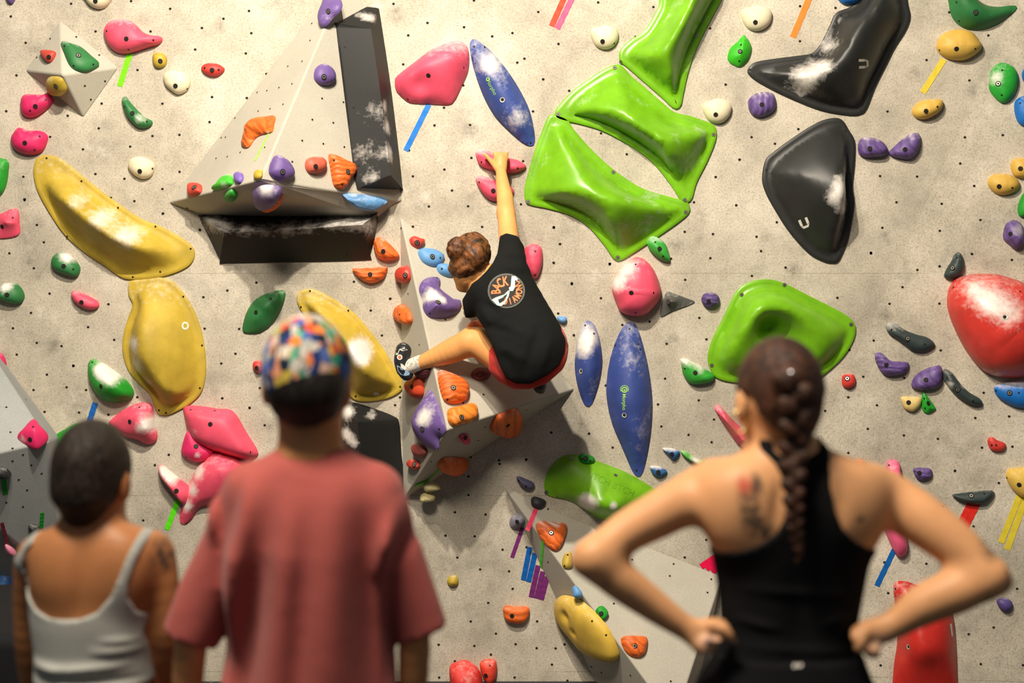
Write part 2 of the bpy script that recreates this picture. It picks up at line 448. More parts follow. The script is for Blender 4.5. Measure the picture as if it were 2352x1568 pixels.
def field_surface(ol, ridges, p, rim, edge, size):
    """Moulded surface: stands on the outline, passes through the ridge lines, smooth in between."""
    from mathutils.geometry import delaunay_2d_cdt
    N = len(ol)
    if np.sum(ol[:, 0] * np.roll(ol[:, 1], -1) - np.roll(ol[:, 0], -1) * ol[:, 1]) < 0: ol = ol[::-1].copy()
    step = size / (44.0 if size > 0.5 else 26.0)
    t = np.roll(ol, -1, 0) - np.roll(ol, 1, 0)
    t = t / np.maximum(np.linalg.norm(t, axis=1)[:, None], 1e-6)
    nrm = np.stack([-t[:, 1], t[:, 0]], 1)
    for _ in range(4): nrm = nrm * 0.5 + 0.25 * (np.roll(nrm, 1, 0) + np.roll(nrm, -1, 0))
    th = 0.011 if rim else edge
    inner = ol + nrm * (rim if rim else 0.0)
    P2 = [tuple(q) for q in inner]
    ed = [(i, (i + 1) % N) for i in range(N)]
    rp = []
    for r in ridges:
        for a, b in (zip(r[:-1], r[1:]) if len(r) > 1 else [(r[0], r[0])]):
            k = max(1, int(math.hypot(b[0] - a[0], b[1] - a[1]) / (step * 0.8)))
            prev_ok = False
            for i in range(k + 1):
                q = (a[0] + (b[0] - a[0]) * i / k, a[1] + (b[1] - a[1]) * i / k, a[2] + (b[2] - a[2]) * i / k)
                ok = inside(inner, q)
                if ok:
                    rp.append(q)
                    if prev_ok: ed.append((N + len(rp) - 2, N + len(rp) - 1))
                prev_ok = ok
    if not rp: rp = [tuple(inner.mean(0)) + (max(q[2] for r in ridges for q in r),)]
    RP = np.array(rp)
    lo, hi = inner.min(0), inner.max(0)
    j = 0; y = lo[1]
    pts = []
    while y < hi[1]:
        x = lo[0] + (step * 0.5 if j % 2 else 0)
        while x < hi[0]:
            q = np.array((x, y))
            if inside(inner, q) and np.min(np.sum((inner - q) ** 2, 1)) > (step * 0.55) ** 2 and np.min(np.sum((RP[:, :2] - q) ** 2, 1)) > (step * 0.5) ** 2:
                pts.append((x, y))
            x += step
        y += step * 0.87; j += 1
    allp = P2 + [tuple(q[:2]) for q in rp] + pts
    vo, eo, fo, ov, oe, of = delaunay_2d_cdt([Vector(q) for q in allp], ed, [], 1, 1e-5)
    n = len(vo)
    co = np.array([tuple(v) for v in vo])
    fixed = np.full(n, -1.0)
    Hr = np.zeros(n)
    d2 = ((co[:, None, :] - RP[None, :, :2]) ** 2).sum(2)
    wgt = 1.0 / (d2 + (step * 0.7) ** 2) ** 2
    Hr = (wgt * RP[None, :, 2]).sum(1) / wgt.sum(1)
    for i, src in enumerate(ov):
        if any(q < N for q in src): fixed[i] = 0
        elif any(N <= q < N + len(rp) for q in src): fixed[i] = 1
    E = np.array([tuple(e) for e in eo])
    L = 1.0 / np.maximum(np.linalg.norm(co[E[:, 0]] - co[E[:, 1]], axis=1), 1e-5)
    ws = np.bincount(E[:, 0], L, n) + np.bincount(E[:, 1], L, n)
    phi = np.where(fixed >= 0, fixed, 0.5)
    for _ in range(500):
        s = np.bincount(E[:, 0], L * phi[E[:, 1]], n) + np.bincount(E[:, 1], L * phi[E[:, 0]], n)
        phi = np.where(fixed >= 0, fixed, s / ws)
    if p >= 1: g = (1 - (1 - phi) ** p) ** (1.0 / p)
    else: g = phi ** (1.0 / p)
    z = th + np.maximum(Hr - th, 0.001) * g
    free = fixed != 0
    for _ in range(int((5 if size > 0.5 else 2) + 5 * max(0.0, min(1.0, p - 1.0)))):
        s = (np.bincount(E[:, 0], L * z[E[:, 1]], n) + np.bincount(E[:, 1], L * z[E[:, 0]], n)) / ws
        z = np.where(free, 0.45 * z + 0.55 * s, z)
    V = [[co[i, 0], co[i, 1], z[i]] for i in range(n)]
    Fc = [tuple(f) for f in fo]
    idx = [None] * N
    for i, src in enumerate(ov):
        for q in src:
            if q < N: idx[q] = i
    prev = idx
    rings = ([(ol + nrm * rim * 0.5, th), (ol + nrm * 0.003, th), (ol, th * 0.7)] if rim else []) + [(ol, 0.0)]
    for ring, zz in rings:
        b = len(V); V.extend([q[0], q[1], zz] for q in ring)
        cur = [b + i for i in range(N)]
        for i in range(N):
            k = (i + 1) % N
            if prev[i] is None or prev[k] is None: continue
            Fc.append((cur[i], cur[k], prev[k], prev[i]) if prev[i] != prev[k] else (cur[i], cur[k], prev[k]))
        prev = cur
    Fc.append(tuple(reversed(prev)))
    return V, Fc, th

def H(rgb, pts, h, label, ridge=None, p=2.0, rim=0.0, bolts='', screws='', chalk=(), top=0.28, fr='wall', rough=0.55,
      ripple=None, speck=None, noisy=0.0, dents=(), name='climbing_hold', cat='climbing hold', group=None, n=None,
      smooth_it=3, bolt=None, screw=None, sharp=None, lift=0.0, washer=False, gr=None):
    F_ = FR[fr]
    pts = P(pts) if isinstance(pts, str) else pts
    world = [F_.hit(x, y, lift) for x, y in pts]
    uv = np.array([((w - F_.o).dot(F_.u), (w - F_.o).dot(F_.v)) for w in world])
    c0 = uv.mean(0)
    size = max(np.ptp(uv[:, 0]), np.ptp(uv[:, 1]))
    n = n or (48 if size < 0.25 else (88 if size < 0.5 else 150))
    ol = catmull([tuple(q - c0) for q in uv], n)
    N = len(ol)
    def loc(x, y, hh=0.0):
        w = F_.hit(x, y, hh + lift)
        return ((w - F_.o).dot(F_.u) - c0[0], (w - F_.o).dot(F_.v) - c0[1])
    if ridge is None:
        # short spine along the longer axis of the outline
        cc = ol.mean(0); X = ol - cc
        ev, evec = np.linalg.eigh(X.T @ X)
        a, b = math.sqrt(ev[1] / N), math.sqrt(ev[0] / N)
        ax = evec[:, 1] * max(0.0, (a - b)) * 0.9
        cc = cc + np.array([0, -0.06 * size])
        ridges = [[(cc[0] - ax[0], cc[1] - ax[1], h * 0.94), (cc[0], cc[1], h), (cc[0] + ax[0], cc[1] + ax[1], h * 0.94)]]
    else:
        ridges = [[loc(x, y, hh) + (hh,) for x, y, hh in r] for r in ridge]
    R = np.array([min((nearest(r, q) for r in ridges), key=lambda z: z[0])[1] for q in ol])
    for _ in range(smooth_it):
        R = 0.5 * R + 0.25 * (np.roll(R, 1, 0) + np.roll(R, -1, 0))
    field = ridge is not None and smooth_it > 0
    K_ = 10 if size < 0.25 else 20
    edge = min(0.006, h * 0.2)
    V = []; Fc = []
    if field:
        V, Fc, z0 = field_surface(ol, ridges, p, rim, edge, size)
    else:
        rows = [(ol, np.zeros(N))]
        z0 = edge
        rows.append((ol.copy(), np.full(N, edge * 0.9)))
        for k in range(1, K_ + 1):
            s = 1 - math.cos(math.pi / 2 * k / K_) if p > 1.3 else k / K_
            g = (1 - (1 - s) ** p) ** (1.0 / p)
            rows.append((ol + (R[:, :2] - ol) * s, z0 + np.maximum(R[:, 2] - z0, 0.001) * g))
        for xy, zz in rows:
            V.extend([x, y, z] for (x, y), z in zip(xy, zz))
        for r in range(len(rows) - 1):
            a, b = r * N, (r + 1) * N
            for i in range(N):
                j = (i + 1) % N
                Fc.append((a + i, a + j, b + j, b + i))
        Fc.append(tuple(reversed(range(N))))
    if noisy:
        sd_ = random.random() * 50
        for v in V:
            if v[2] > z0 * 1.01:
                q = noise.noise(Vector((v[0] * 26 + sd_, v[1] * 26, v[2] * 26))) + 0.5 * noise.noise(Vector((v[0] * 60 + sd_, v[1] * 60, v[2] * 60)))
                v[2] += h * noisy * q * min(1, v[2] / max(h, 1e-4))
    for dx, dy, dr, dd in dents:
        lx, ly = loc(dx, dy, h * 0.7); dr = dr / 500.0
        for v in V:
            q = ((v[0] - lx) ** 2 + (v[1] - ly) ** 2) / (dr * dr)
            if v[2] > z0 * 1.01: v[2] = max(z0 * 1.01, v[2] - dd * math.exp(-q * 1.2))
    bm = bmesh.new()
    bv = [bm.verts.new(v) for v in V]
    for f in Fc:
        try: bm.faces.new([bv[i] for i in f])
        except ValueError: pass
    bmesh.ops.remove_doubles(bm, verts=bm.verts, dist=0.0004)
    bmesh.ops.recalc_face_normals(bm, faces=bm.faces)
    me = bpy.data.meshes.new(name)
    bm.to_mesh(me)
    bvh = BVHTree.FromBMesh(bm)
    bm.free()
    ns = len(me.vertices)
    co = np.empty(ns * 3); me.vertices.foreach_get('co', co); co = co.reshape(-1, 3)
    ck = np.zeros(ns)
    for cx, cy, cr, cs in chalk:
        lx, ly = loc(cx, cy, h * 0.7)
        ck += cs * np.exp(-((co[:, 0] - lx) ** 2 + (co[:, 1] - ly) ** 2) / (2 * (cr / 500.0) ** 2))
    if top:
        y0, y1 = ol[:, 1].min(), ol[:, 1].max()
        t = (co[:, 1] - y0) / max(1e-5, y1 - y0)
        ck += top * np.clip((t - 0.55) / 0.4, 0, 1)
    a = me.attributes.new('chalk', 'FLOAT', 'POINT'); a.data.foreach_set('value', ck)
    me.materials.append(mat_hold(rgb, rough, ripple, 0, speck=speck))
    me.polygons.foreach_set('use_smooth', [True] * len(me.polygons))
    me.set_sharp_from_angle(angle=math.radians(sharp or (72 if rim else 38 if p == 1 else 60)))
    o = bpy.data.objects.new(name, me)
    tag(o, label, cat, group)
    org = F_.o + F_.u * c0[0] + F_.v * c0[1] + F_.n * lift
    o.matrix_world = Matrix(((F_.u.x, F_.v.x, F_.n.x, org.x), (F_.u.y, F_.v.y, F_.n.y, org.y), (F_.u.z, F_.v.z, F_.n.z, org.z), (0, 0, 0, 1)))
    COL.objects.link(o)
    # ray from the camera onto this hold, in its own space
    inv = o.matrix_world.inverted()
    def onto(x, y):
        d = (inv.to_3x3() @ ray(x, y)).normalized(); s = inv @ CAM
        l, nn, _, _ = bvh.ray_cast(s, d)
        return (l, nn) if l is not None else (None, None)
    for lst, me2, nm in ((bolts, bolt or (WASHER if washer else SOCKET), 'bolt'), (screws, screw or SCREW, 'screw')):
        for x, y in P(lst):
            l, nn = onto(x, y)
            if l is None: continue
            b = bpy.data.objects.new(nm, me2)
            q = Vector((0, 0, 1)).rotation_difference(nn)
            b.matrix_local = Matrix.Translation(l) @ q.to_matrix().to_4x4()
            b.parent = o
            COL.objects.link(b)
    o_ext[o.name] = (onto, bvh, inv)
    return o
o_ext = {}

def stamp(o, name, polys, mat, label=None, off=0.0012):
    """flat printed shapes (lists of photo points, optionally with holes by triangulation) laid on a hold's surface"""
    onto = o_ext[o.name][0]
    V = []; F = []
    for poly in polys:
        vs = []
        for x, y in poly:
            l, nn = onto(x, y)
            if l is None: break
            vs.append(l + nn * off)
        else:
            b = len(V); V += vs; F.append(tuple(range(b, b + len(vs))))
    if not F: return None
    m = mesh_obj(name, V, F, mat, o, smooth=False)
    if label: m['label'] = label
    return m

def ring_polys(cx, cy, r0, r1, a0=0, a1=360, n=20, sy=1.0):
    out = []
    for i in range(n):
        t0, t1 = [math.radians(a0 + (a1 - a0) * k / n) for k in (i, i + 1)]
        out.append([(cx + r * math.cos(t), cy + r * math.sin(t) * sy) for r, t in ((r0, t0), (r1, t0), (r1, t1), (r0, t1))])
    return out

def text_polys(body, cx, cy, size, ang, bold=0.0, sx=1.0):
    """triangles of a word in photo points, centred, turned by ang degrees (clockwise in the picture)"""
    cu = bpy.data.curves.new('lettering', 'FONT'); cu.body = body; cu.size = 1.0
    cu.align_x = 'CENTER'; cu.align_y = 'CENTER'; cu.offset = bold; cu.resolution_u = 3
    ob = bpy.data.objects.new('lettering', cu); COL.objects.link(ob)
    dg = bpy.context.evaluated_depsgraph_get(); dg.update()
    me = ob.evaluated_get(dg).to_mesh()
    a = math.radians(ang); ca, sa = math.cos(a), math.sin(a)
    out = []
    for f in me.polygons:
        q = []
        for i in f.vertices:
            x, y = me.vertices[i].co.x * size * sx, -me.vertices[i].co.y * size
            q.append((cx + x * ca - y * sa, cy + x * sa + y * ca))
        out.append(q)
    ob.evaluated_get(dg).to_mesh_clear()
    bpy.data.objects.remove(ob); bpy.data.curves.remove(cu)
    return out

TAPES = {}
def tape(rgb, x0, y0, x1, y1, w, label, fr='wall', group=None, jag=0.0, skew=(0, 0), lift=0.0):
    F_ = FR[fr]
    a, b = F_.hit(x0, y0), F_.hit(x1, y1)
    d = (b - a); L = d.length; d.normalize()
    s = F_.n.cross(d).normalized()
    wm = w / (FPX / F_.hit(x0, y0).y) / 2
    key = rgb
    if key not in TAPES:
        t = NT('cloth_tape')
        c = t.ramp(t.noise(30, 4, 0.6), [(0.3, lin([x * 0.93 for x in rgb])), (0.7, lin(rgb))])
        t.bump(t.noise(400, 2), 0.15, 0.0005)
        TAPES[key] = t.set(Base_Color=c, Roughness=0.5, Specular_IOR_Level=0.3)
    V = []; n = 8
    for i in range(n + 1):
        t_ = i / n
        for sg in (-1, 1):
            sh = skew[0] * (1 - t_) + skew[1] * t_
            q = d * (L * t_ + (sg * sh * wm if i in (0, n) else 0)) + s * (sg * wm * (1 + 0.03 * math.sin(i * 3 + x0)))
            V.append(q + F_.n * 0.0008); 
    top_ = len(V)
    V += [v + F_.n * (0.0010 + 0.0006 * math.sin(k * 1.3 + x0)) for k, v in enumerate(V)]
    F = []
    for i in range(n):
        a_, b_, c_, e_ = 2 * i, 2 * i + 1, 2 * i + 3, 2 * i + 2
        F.append((top_ + a_, top_ + b_, top_ + c_, top_ + e_)); F.append((a_, e_, c_, b_))
        F.append((a_, top_ + a_, top_ + e_, e_)); F.append((b_, c_, top_ + c_, top_ + b_))
    F.append((0, 1, top_ + 1, top_)); F.append((2 * n, top_ + 2 * n, top_ + 2 * n + 1, 2 * n + 1))
    o = mesh_obj('tape_strip', V, F, TAPES[key], smooth=False)
    o.location = a + F_.n * lift
    return tag(o, label, 'tape', group)

PINK = (236, 84, 112); HOT = (224, 42, 104); LIME = (114, 176, 26); DGREEN = (44, 118, 62); GREEN = (34, 152, 40)
MUST = (190, 163, 54); GOLD = (214, 174, 78); CREAM = (228, 216, 184); PURP = (106, 82, 146); BLUEV = (54, 74, 144)
ORANGE = (240, 112, 40); RED = (208, 58, 50); BLACK = (16, 17, 17); SKY = (104, 162, 220); BLUE = (14, 108, 192); SLATE = (48, 62, 62)
RIP = (14.0, 6.0, 'Y'); RIPX = (12.0, 7.0, 'DIAGONAL')
BGR = None
# ------------------------------------------------------------------ holds, left to right across the wall
H(CREAM, "193 -15 257 -15 254 5 241 18 225 21 208 14 197 0", .045, 'cream round hold cut by the top edge, near the upper left', bolts='219 2')
H(PURP, "14 -12 36 -12 31 8 20 7", .03, 'tiny purple hold cut off by the top left corner')
H(PINK, "240 70 250 53 270 45 295 46 312 56 328 73 348 82 368 84 374 92 365 102 345 108 315 118 290 124 268 120 252 107 243 90", .07,
  'pink pear-shaped hold with its tail to the right above a green tape', bolts='290 89', screws='245 71 295 114 352 92', top=.45)
tape((120, 240, 10), 299, 121, 275, 198, 13, 'bright green tape under the pink pear-shaped hold')
H(MUST, "352 127 362 121 375 123 384 135 381 150 368 157 357 154 352 142", .035, 'small round yellow hold right of the pink pear-shaped hold', bolts='368 140', top=.2)
H(CREAM, "376 175 385 165 405 163 428 170 438 183 436 200 425 212 408 217 393 208 380 195", .045, 'cream hold below the small round yellow hold', bolts='403 197', screws='430 204')
H(RED, "463 155 475 146 497 146 515 156 514 165 500 175 482 175 467 166", .035, 'red lens-shaped hold alone right of the cream hold, upper left', bolts='487 161', screws='470 156 502 160', top=.3)
H(DGREEN, "140 98 160 103 185 112 210 133 227 148 222 156 200 165 178 163 160 150 147 122", .04, 'dark green leaf hold on the small pyramid volume', fr='Atr', bolts='180 127', screws='148 106 214 148 169 151', bolt=BOLT, top=.4, lift=.004)
H((196, 70, 58), "98 119 127 119 125 133 115 144 105 139", .03, 'little red hold on the left of the small pyramid volume', fr='Atl', bolts='112 131', top=.3, lift=.002)
H(MUST, "110 182 118 175 140 177 150 190 155 205 145 216 125 213 112 200", .04, 'mustard hold on the underside of the small pyramid volume', fr='Abl', bolts='128 198', bolt=BOLT, lift=.004)
H(HOT, "50 230 58 218 80 217 100 218 112 215 123 228 118 242 100 258 80 269 60 268 50 255", .06, 'pink hold tucked under the small pyramid volume', bolts='81 244', screws='105 229 69 254')
H(HOT, "27 318 35 303 45 293 65 300 95 301 110 312 108 330 98 348 75 356 50 352 33 340", .065, 'pink hold above the upper end of the yellow trough', bolts='57 328', screws='91 313 79 344')
H(DGREEN, "281 230 290 222 300 235 318 255 335 270 350 278 349 288 335 295 318 293 302 280 290 262", .045, 'dark green crescent hold below the pink pear-shaped hold', bolts='304 260', screws='286 245 337 279', chalk=[(322, 272, 10, .6)])
H(CREAM, "295 378 303 364 322 360 345 367 356 378 354 395 345 407 328 411 310 403 298 390", .045, 'cream hold between the yellow trough and the large grey pyramid', bolts='321 393', screws='350 387')
H(GREEN, "-18 370 8 364 20 372 20 395 15 425 5 445 -18 455", .05, 'green hold cut by the left edge above the yellow trough', rough=.5)
H(PINK, "-22 500 5 490 28 480 42 482 45 510 46 535 30 545 0 548 -22 545", .06, 'pink angular hold cut by the left edge, beside the yellow trough', bolts='5 520', screws='29 500', ridge=[[(10, 510, .06), (30, 512, .05)]], p=1.25, top=.25)
# the yellow shells
H(MUST, "97 357 120 357 145 368 185 400 235 440 290 480 330 505 370 520 420 548 443 567 448 587 435 610 400 628 350 640 300 642 275 635 240 610 195 580 150 540 115 490 88 440 78 400 82 370", .2,
  'long yellow trough-shaped volume lying diagonally at the left', ridge=[[(112, 430, .07), (150, 462, .15), (205, 505, .19), (260, 545, .19), (320, 567, .15), (375, 578, .07)]], p=1.0, rim=.035,
  screws='107 363 187 416 271 477 357 520 438 571 368 624 305 636 154 543 87 454', chalk=[(230, 500, 20, .75), (290, 540, 22, .8), (170, 462, 16, .5)], rough=.62, name='climbing_volume', cat='climbing volume', group='yellow moulded volumes')
y2 = H(MUST, "300 645 340 640 370 637 395 645 420 670 445 710 463 760 472 810 473 860 463 900 440 925 410 943 385 953 365 950 355 930 345 905 320 880 296 850 283 810 284 770 295 730 305 700 297 680 295 660", .2,
  'yellow pear-shaped volume hanging below the diagonal yellow trough', ridge=[[(335, 680, .06), (325, 760, .17), (330, 820, .18), (380, 900, .13)], [(380, 900, .13), (430, 890, .05)]], p=1.5, rim=.03,
  screws='421 681 464 793 459 891 365 942 381 948', chalk=[(300, 790, 14, .9), (305, 840, 16, .6), (330, 880, 10, .5)], rough=.62, name='climbing_volume', cat='climbing volume', group='yellow moulded volumes')
stamp(y2, 'badge', ring_polys(425, 748, 4.5, 8.5, n=16, sy=1.1), M['white_ink'], 'small white ring badge')
y3 = H(MUST, "682 680 690 668 712 663 740 672 780 695 815 720 850 760 880 800 905 840 922 870 925 890 915 903 890 915 850 922 820 920 800 905 780 870 765 830 750 790 725 750 700 725 685 700", .2,
  'yellow crescent volume behind the man with the patterned cap', ridge=[[(712, 700, .05), (760, 745, .13), (805, 800, .18), (840, 850, .18)], [(840, 850, .18), (905, 880, .05)], [(840, 850, .18), (820, 895, .06)]], p=1.4, rim=.03,
  screws='712 668 691 705 800 713 884 805 919 888 817 910', chalk=[(822, 800, 16, 1.4), (830, 822, 14, 1.1)], rough=.62, name='climbing_volume', cat='climbing volume', group='yellow moulded volumes')
stamp(y3, 'badge', ring_polys(864, 904, 1.5, 6.5, n=14, sy=.6), M['white_ink'], 'small white oval badge')
H(DGREEN, "558 760 562 730 575 702 595 682 625 670 650 666 656 675 648 705 628 740 600 762 575 766", .06, 'dark green leaf-shaped hold left of the patterned cap', bolts='588 717', ridge=[[(585, 735, .05), (610, 705, .065), (635, 685, .04)]], p=1.5, screws='622 686')
H(DGREEN, "119 600 125 587 140 579 160 585 180 605 185 620 178 635 160 634 135 625 122 615", .055, 'green round hold with chalked top below the yellow trough', bolts='146 611', screws='168 618', chalk=[(155, 590, 12, .9)])
H(DGREEN, "-12 672 8 652 35 650 50 662 57 680 50 695 30 697 5 690 -12 684", .06, 'green hold with chalked top cut by the left edge', bolts='16 677', chalk=[(12, 660, 10, .9)])
H(PINK, "165 675 170 667 185 670 205 680 225 692 227 705 210 711 190 705 172 692", .045, 'small pink pill-shaped hold left of the yellow pear-shaped volume', bolts='187 694', top=.4)
H(HOT, "-22 820 0 810 10 820 15 835 12 850 -5 854 -22 850", .05, 'pink hold cut by the left edge at mid height, above the grey volume')
H(GREEN, "203 855 204 832 215 824 235 832 262 850 290 872 308 898 302 915 275 925 245 920 222 903 208 880", .12, 'big green bowl hold with thick white chalk above the short-haired woman',
  ridge=[[(222, 850, .07), (250, 885, .12), (285, 900, .08)]], screws='212 832', bolts='232 887', chalk=[(232, 852, 12, 1.6), (255, 868, 14, 1.0)])
tape((20, 96, 178), 219, 925, 200, 985, 13, 'blue tape above the short-haired woman\'s head')
H(GREEN, "118 1030 128 1000 150 985 178 972 192 985 172 1020 140 1032", .05, 'green hold almost hidden behind the short-haired woman\'s head')
H(PINK, "250 972 265 955 285 940 315 926 345 925 352 940 358 975 362 1005 352 1018 335 1020 318 1010 290 1003 268 990", .11, 'pink chalky fin-shaped hold right of the short-haired woman\'s head',
  ridge=[[(285, 972, .06), (315, 965, .1), (340, 985, .1)]], bolts='298 968', screws='320 935', chalk=[(343, 975, 14, 1.1), (320, 985, 10, .5)])
H(HOT, "41 1000 55 985 68 970 80 965 92 980 110 1000 107 1015 92 1028 80 1032 60 1022 43 1010", .07, 'hot pink pyramid-like hold on the ridge of the left edge volume', fr='Eu', bolts='69 1009', screws='76 980', p=1.4, chalk=[(50, 1000, 7, .5)])
H(HOT, "430 990 440 985 470 1015 492 1035 478 1055 455 1060 430 1052 418 1040 420 1020", .06, 'hot pink hold peeping out beneath the pink diamond hold', bolts='450 1025', screws='427 1050', chalk=[(455, 1045, 6, .7)])
H(PINK, "422 935 440 931 470 933 500 938 528 940 545 955 565 990 590 1030 592 1046 575 1055 550 1052 500 1038 455 1022 435 1000 425 960", .1, 'large pink diamond-shaped hold left of the man in the red tee',
  ridge=[[(450, 955, .085), (500, 985, .1), (560, 1035, .09)]], p=3.0, bolts='483 974', screws='438 941 493 943 575 1038', top=.15, chalk=[(440, 1000, 12, .4)])
H(PINK, "470 1055 490 1038 520 1042 560 1060 575 1100 520 1150 462 1165 440 1192 424 1203 413 1190 425 1140 440 1100 455 1070", .11, 'long pink chalk-edged hold rising from the man\'s left shoulder', ridge=[[(432, 1180, .04), (460, 1110, .08), (510, 1085, .11)]], p=2.6, chalk=[(452, 1085, 12, .8), (437, 1125, 12, 1.0), (426, 1165, 12, .9)])
H(PINK, "365 1072 372 1066 390 1080 415 1100 436 1118 440 1140 427 1158 410 1142 390 1117 370 1092", .07, 'narrow pink crescent hold with a green tape hanging below', bolts='405 1127', chalk=[(395, 1098, 12, .9), (378, 1080, 10, .8)])
tape((90, 225, 20), 409, 1148, 383, 1216, 12, 'green tape below the narrow pink crescent hold')
H(RED, "581 840 585 829 600 828 608 838 606 852 595 856 585 850", .035, 'small red hold touching the left side of the patterned cap', bolts='590 845')

# the black blocks
def block(pts, ridge, label, **kw):
    return H(BLACK, pts, .17, label, ridge=ridge, p=1.0, smooth_it=0, top=0, name='climbing_volume', cat='climbing volume', group='black prism volumes', rough=.6, **kw)
block("772 62 776 52 864 4 874 3 879 10 897 150 911 290 922 422 919 434 870 433 826 430 817 422 801 300 786 180", [[(852, 66, .12), (872, 200, .13), (897, 402, .12)]],
      'tall upright black block on the right of the large grey pyramid', fr='Br', lift=.004,
      chalk=[(862, 30, 14, .7), (895, 290, 13, .8), (900, 350, 14, .8), (890, 240, 10, .6), (872, 400, 12, .5), (868, 250, 18, .35), (860, 340, 20, .35)], screws='792 108 812 247 824 380 905 293')
block("459 500 466 494 560 493 700 491 858 486 868 491 862 540 849 590 843 597 700 601 520 604 508 600 482 548", [[(515, 535, .15), (660, 528, .16), (832, 516, .15)]],
      'wide black block with a chalked upper edge under the large grey pyramid',
      chalk=[(480, 508, 18, .6), (520, 520, 15, .5), (565, 526, 14, .5), (610, 528, 16, .45), (660, 522, 18, .5), (710, 520, 15, .5), (760, 512, 16, .55), (805, 508, 18, .6), (845, 515, 18, .5)], screws='545 592 671 590 797 585 855 525')
block("783 940 797 924 815 924 860 938 905 956 917 972 922 1040 926 1130 850 1150 790 1130 781 1050 780 985", [[(822, 968, .13), (828, 1110, .13)]],
      'black block above the right shoulder of the man in the red tee', chalk=[(792, 950, 12, 1.2), (790, 1000, 10, 1.2), (810, 1015, 10, .9), (850, 955, 10, .5), (786, 1060, 10, .9)], screws='899 1001')

# on the large grey pyramid
H(PURP, "738 60 736 45 748 15 755 -8 777 -8 787 12 778 30 765 42 755 55 743 64", .045, 'pale purple hold at the top edge left of the tall black block', fr='Bl', bolts='754 26', bolt=BOLT, top=.35, speck=14, lift=.002)
H(PURP, "721 180 724 158 740 147 757 155 767 172 765 188 750 196 733 194", .045, 'round purple hold left of the tall black block', fr='Br', bolts='744 176', bolt=BOLT, speck=14, lift=.002)
H(ORANGE, "563 290 575 281 600 272 631 267 630 285 625 303 600 310 585 320 572 338 558 337 557 322 568 308 563 300", .07, 'orange wing-shaped hold with a pale lip on the large grey pyramid', fr='Bl', ridge=[[(565, 318, .05), (590, 299, .075), (622, 294, .05)]], ripple=RIPX, chalk=[(595, 298, 8, .9), (615, 294, 7, .7)], lift=.002)
tape((168, 240, 100), 618, 306, 586, 369, 8, 'pale green tape under the orange wing-shaped hold', fr='Bl')
H(PURP, "618 385 622 372 632 357 648 362 660 372 672 392 670 408 650 416 630 410 618 398", .05, 'purple hold sitting on the tip of the large grey pyramid', fr='Br', bolts='649 394', bolt=BOLT, speck=14, lift=.004)
H((206, 96, 74), "700 380 705 365 722 360 738 362 747 375 742 390 728 398 708 396", .04, 'dusty red oval hold on the large grey pyramid', fr='Br', bolts='725 382', top=.3, speck=14, lift=.004)
H(ORANGE, "754 357 765 355 790 367 812 378 815 395 803 410 795 425 785 435 770 430 763 415 758 385", .05, 'orange rippled hold beside the foot of the tall black block', fr='Br', bolts='799 394', bolt=BOLT, ripple=RIP, screws='786 423 767 368', lift=.004)
H((70, 190, 50), "490 437 505 425 517 408 533 403 535 422 515 433", .03, 'pale chalky green hold on the lower edge of the large pyramid', fr='Bl', top=.5, chalk=[(512, 425, 8, .6)], lift=.002)
H(GREEN, "515 447 530 434 545 445 541 456 525 455", .03, 'bright green hold under the lower edge of the large pyramid', fr='Bb2', lift=.002)
H((120, 96, 176), "541 408 546 399 556 397 560 408 554 420 545 421", .025, 'tiny lilac hold on the large grey pyramid beside the chalky green hold', fr='Bl', lift=.002)
H(MUST, "586 411 590 395 603 391 602 404 594 412", .02, 'tiny yellow hold near the tip of the large grey pyramid', fr='Bl', lift=.002)
H((206, 70, 56), "437 438 440 425 455 422 464 427 462 442 448 450 438 452", .035, 'small red hold at the left corner of the large grey pyramid', fr='Bl', bolts='446 430', bolt=BOLT, top=.3, lift=.002)
H(ORANGE, "588 458 605 452 648 446 642 463 615 475 595 470", .045, 'orange rippled hold hanging under the white-purple hold', fr='Bb', ripple=RIP, lift=.002)
H(PURP, "580 452 583 437 600 426 625 424 648 430 640 445 620 455 595 460", .07, 'white chalked purple hold under the tip of the large pyramid', fr='Bb', chalk=[(597, 445, 14, 1.4)], lift=.03)
H(SKY, "790 443 880 452 883 458 865 470 845 477 820 473 800 461", .05, 'sky blue crescent hold under the foot of the tall black block', fr='Bb3', ripple=(8.0, 8.0, 'Y'), top=.4, lift=.002)

# upper middle
H(PINK, "907 190 912 175 950 145 990 115 1030 98 1055 94 1072 105 1078 130 1075 165 1060 200 1045 230 1030 241 990 239 945 237 925 225 910 208", .11, 'large pink rounded triangle hold above a blue tape', ridge=[[(940, 178, .09), (985, 150, .11), (1045, 130, .1)]], p=1.7,
  bolts='984 173', screws='1065 155 937 228', top=.5, dents=[(965, 190, 26, .03)])
tape((10, 118, 215), 985, 240, 932, 346, 12, 'blue tape under the large pink rounded triangle hold')
def surf(pts, ridge, label, **kw):
    return H(BLUEV, pts, .08, label, ridge=ridge, p=1.8, washer=True, speck=4.0, group='blue almond holds', **kw)
b1 = surf("1080 97 1088 90 1100 95 1130 120 1160 155 1190 200 1215 250 1226 295 1228 325 1220 335 1200 328 1165 298 1135 265 1110 220 1090 165 1080 120", [[(1092, 110, .02), (1125, 165, .07), (1160, 225, .08), (1190, 280, .07), (1217, 322, .02)]],
     'slanted blue almond-shaped hold beside the large pink triangle', bolts='1154 229', screws='1089 107 1219 328 1113 108', chalk=[(1125, 145, 18, .8), (1190, 270, 18, .6), (1155, 190, 16, .3)])
stamp(b1, 'logo', ring_polys(1121, 182, 2.5, 4.5, n=12) + text_polys('Morpho', 1129, 200, 12, 62), M['lime_ink'], 'faded green logo')
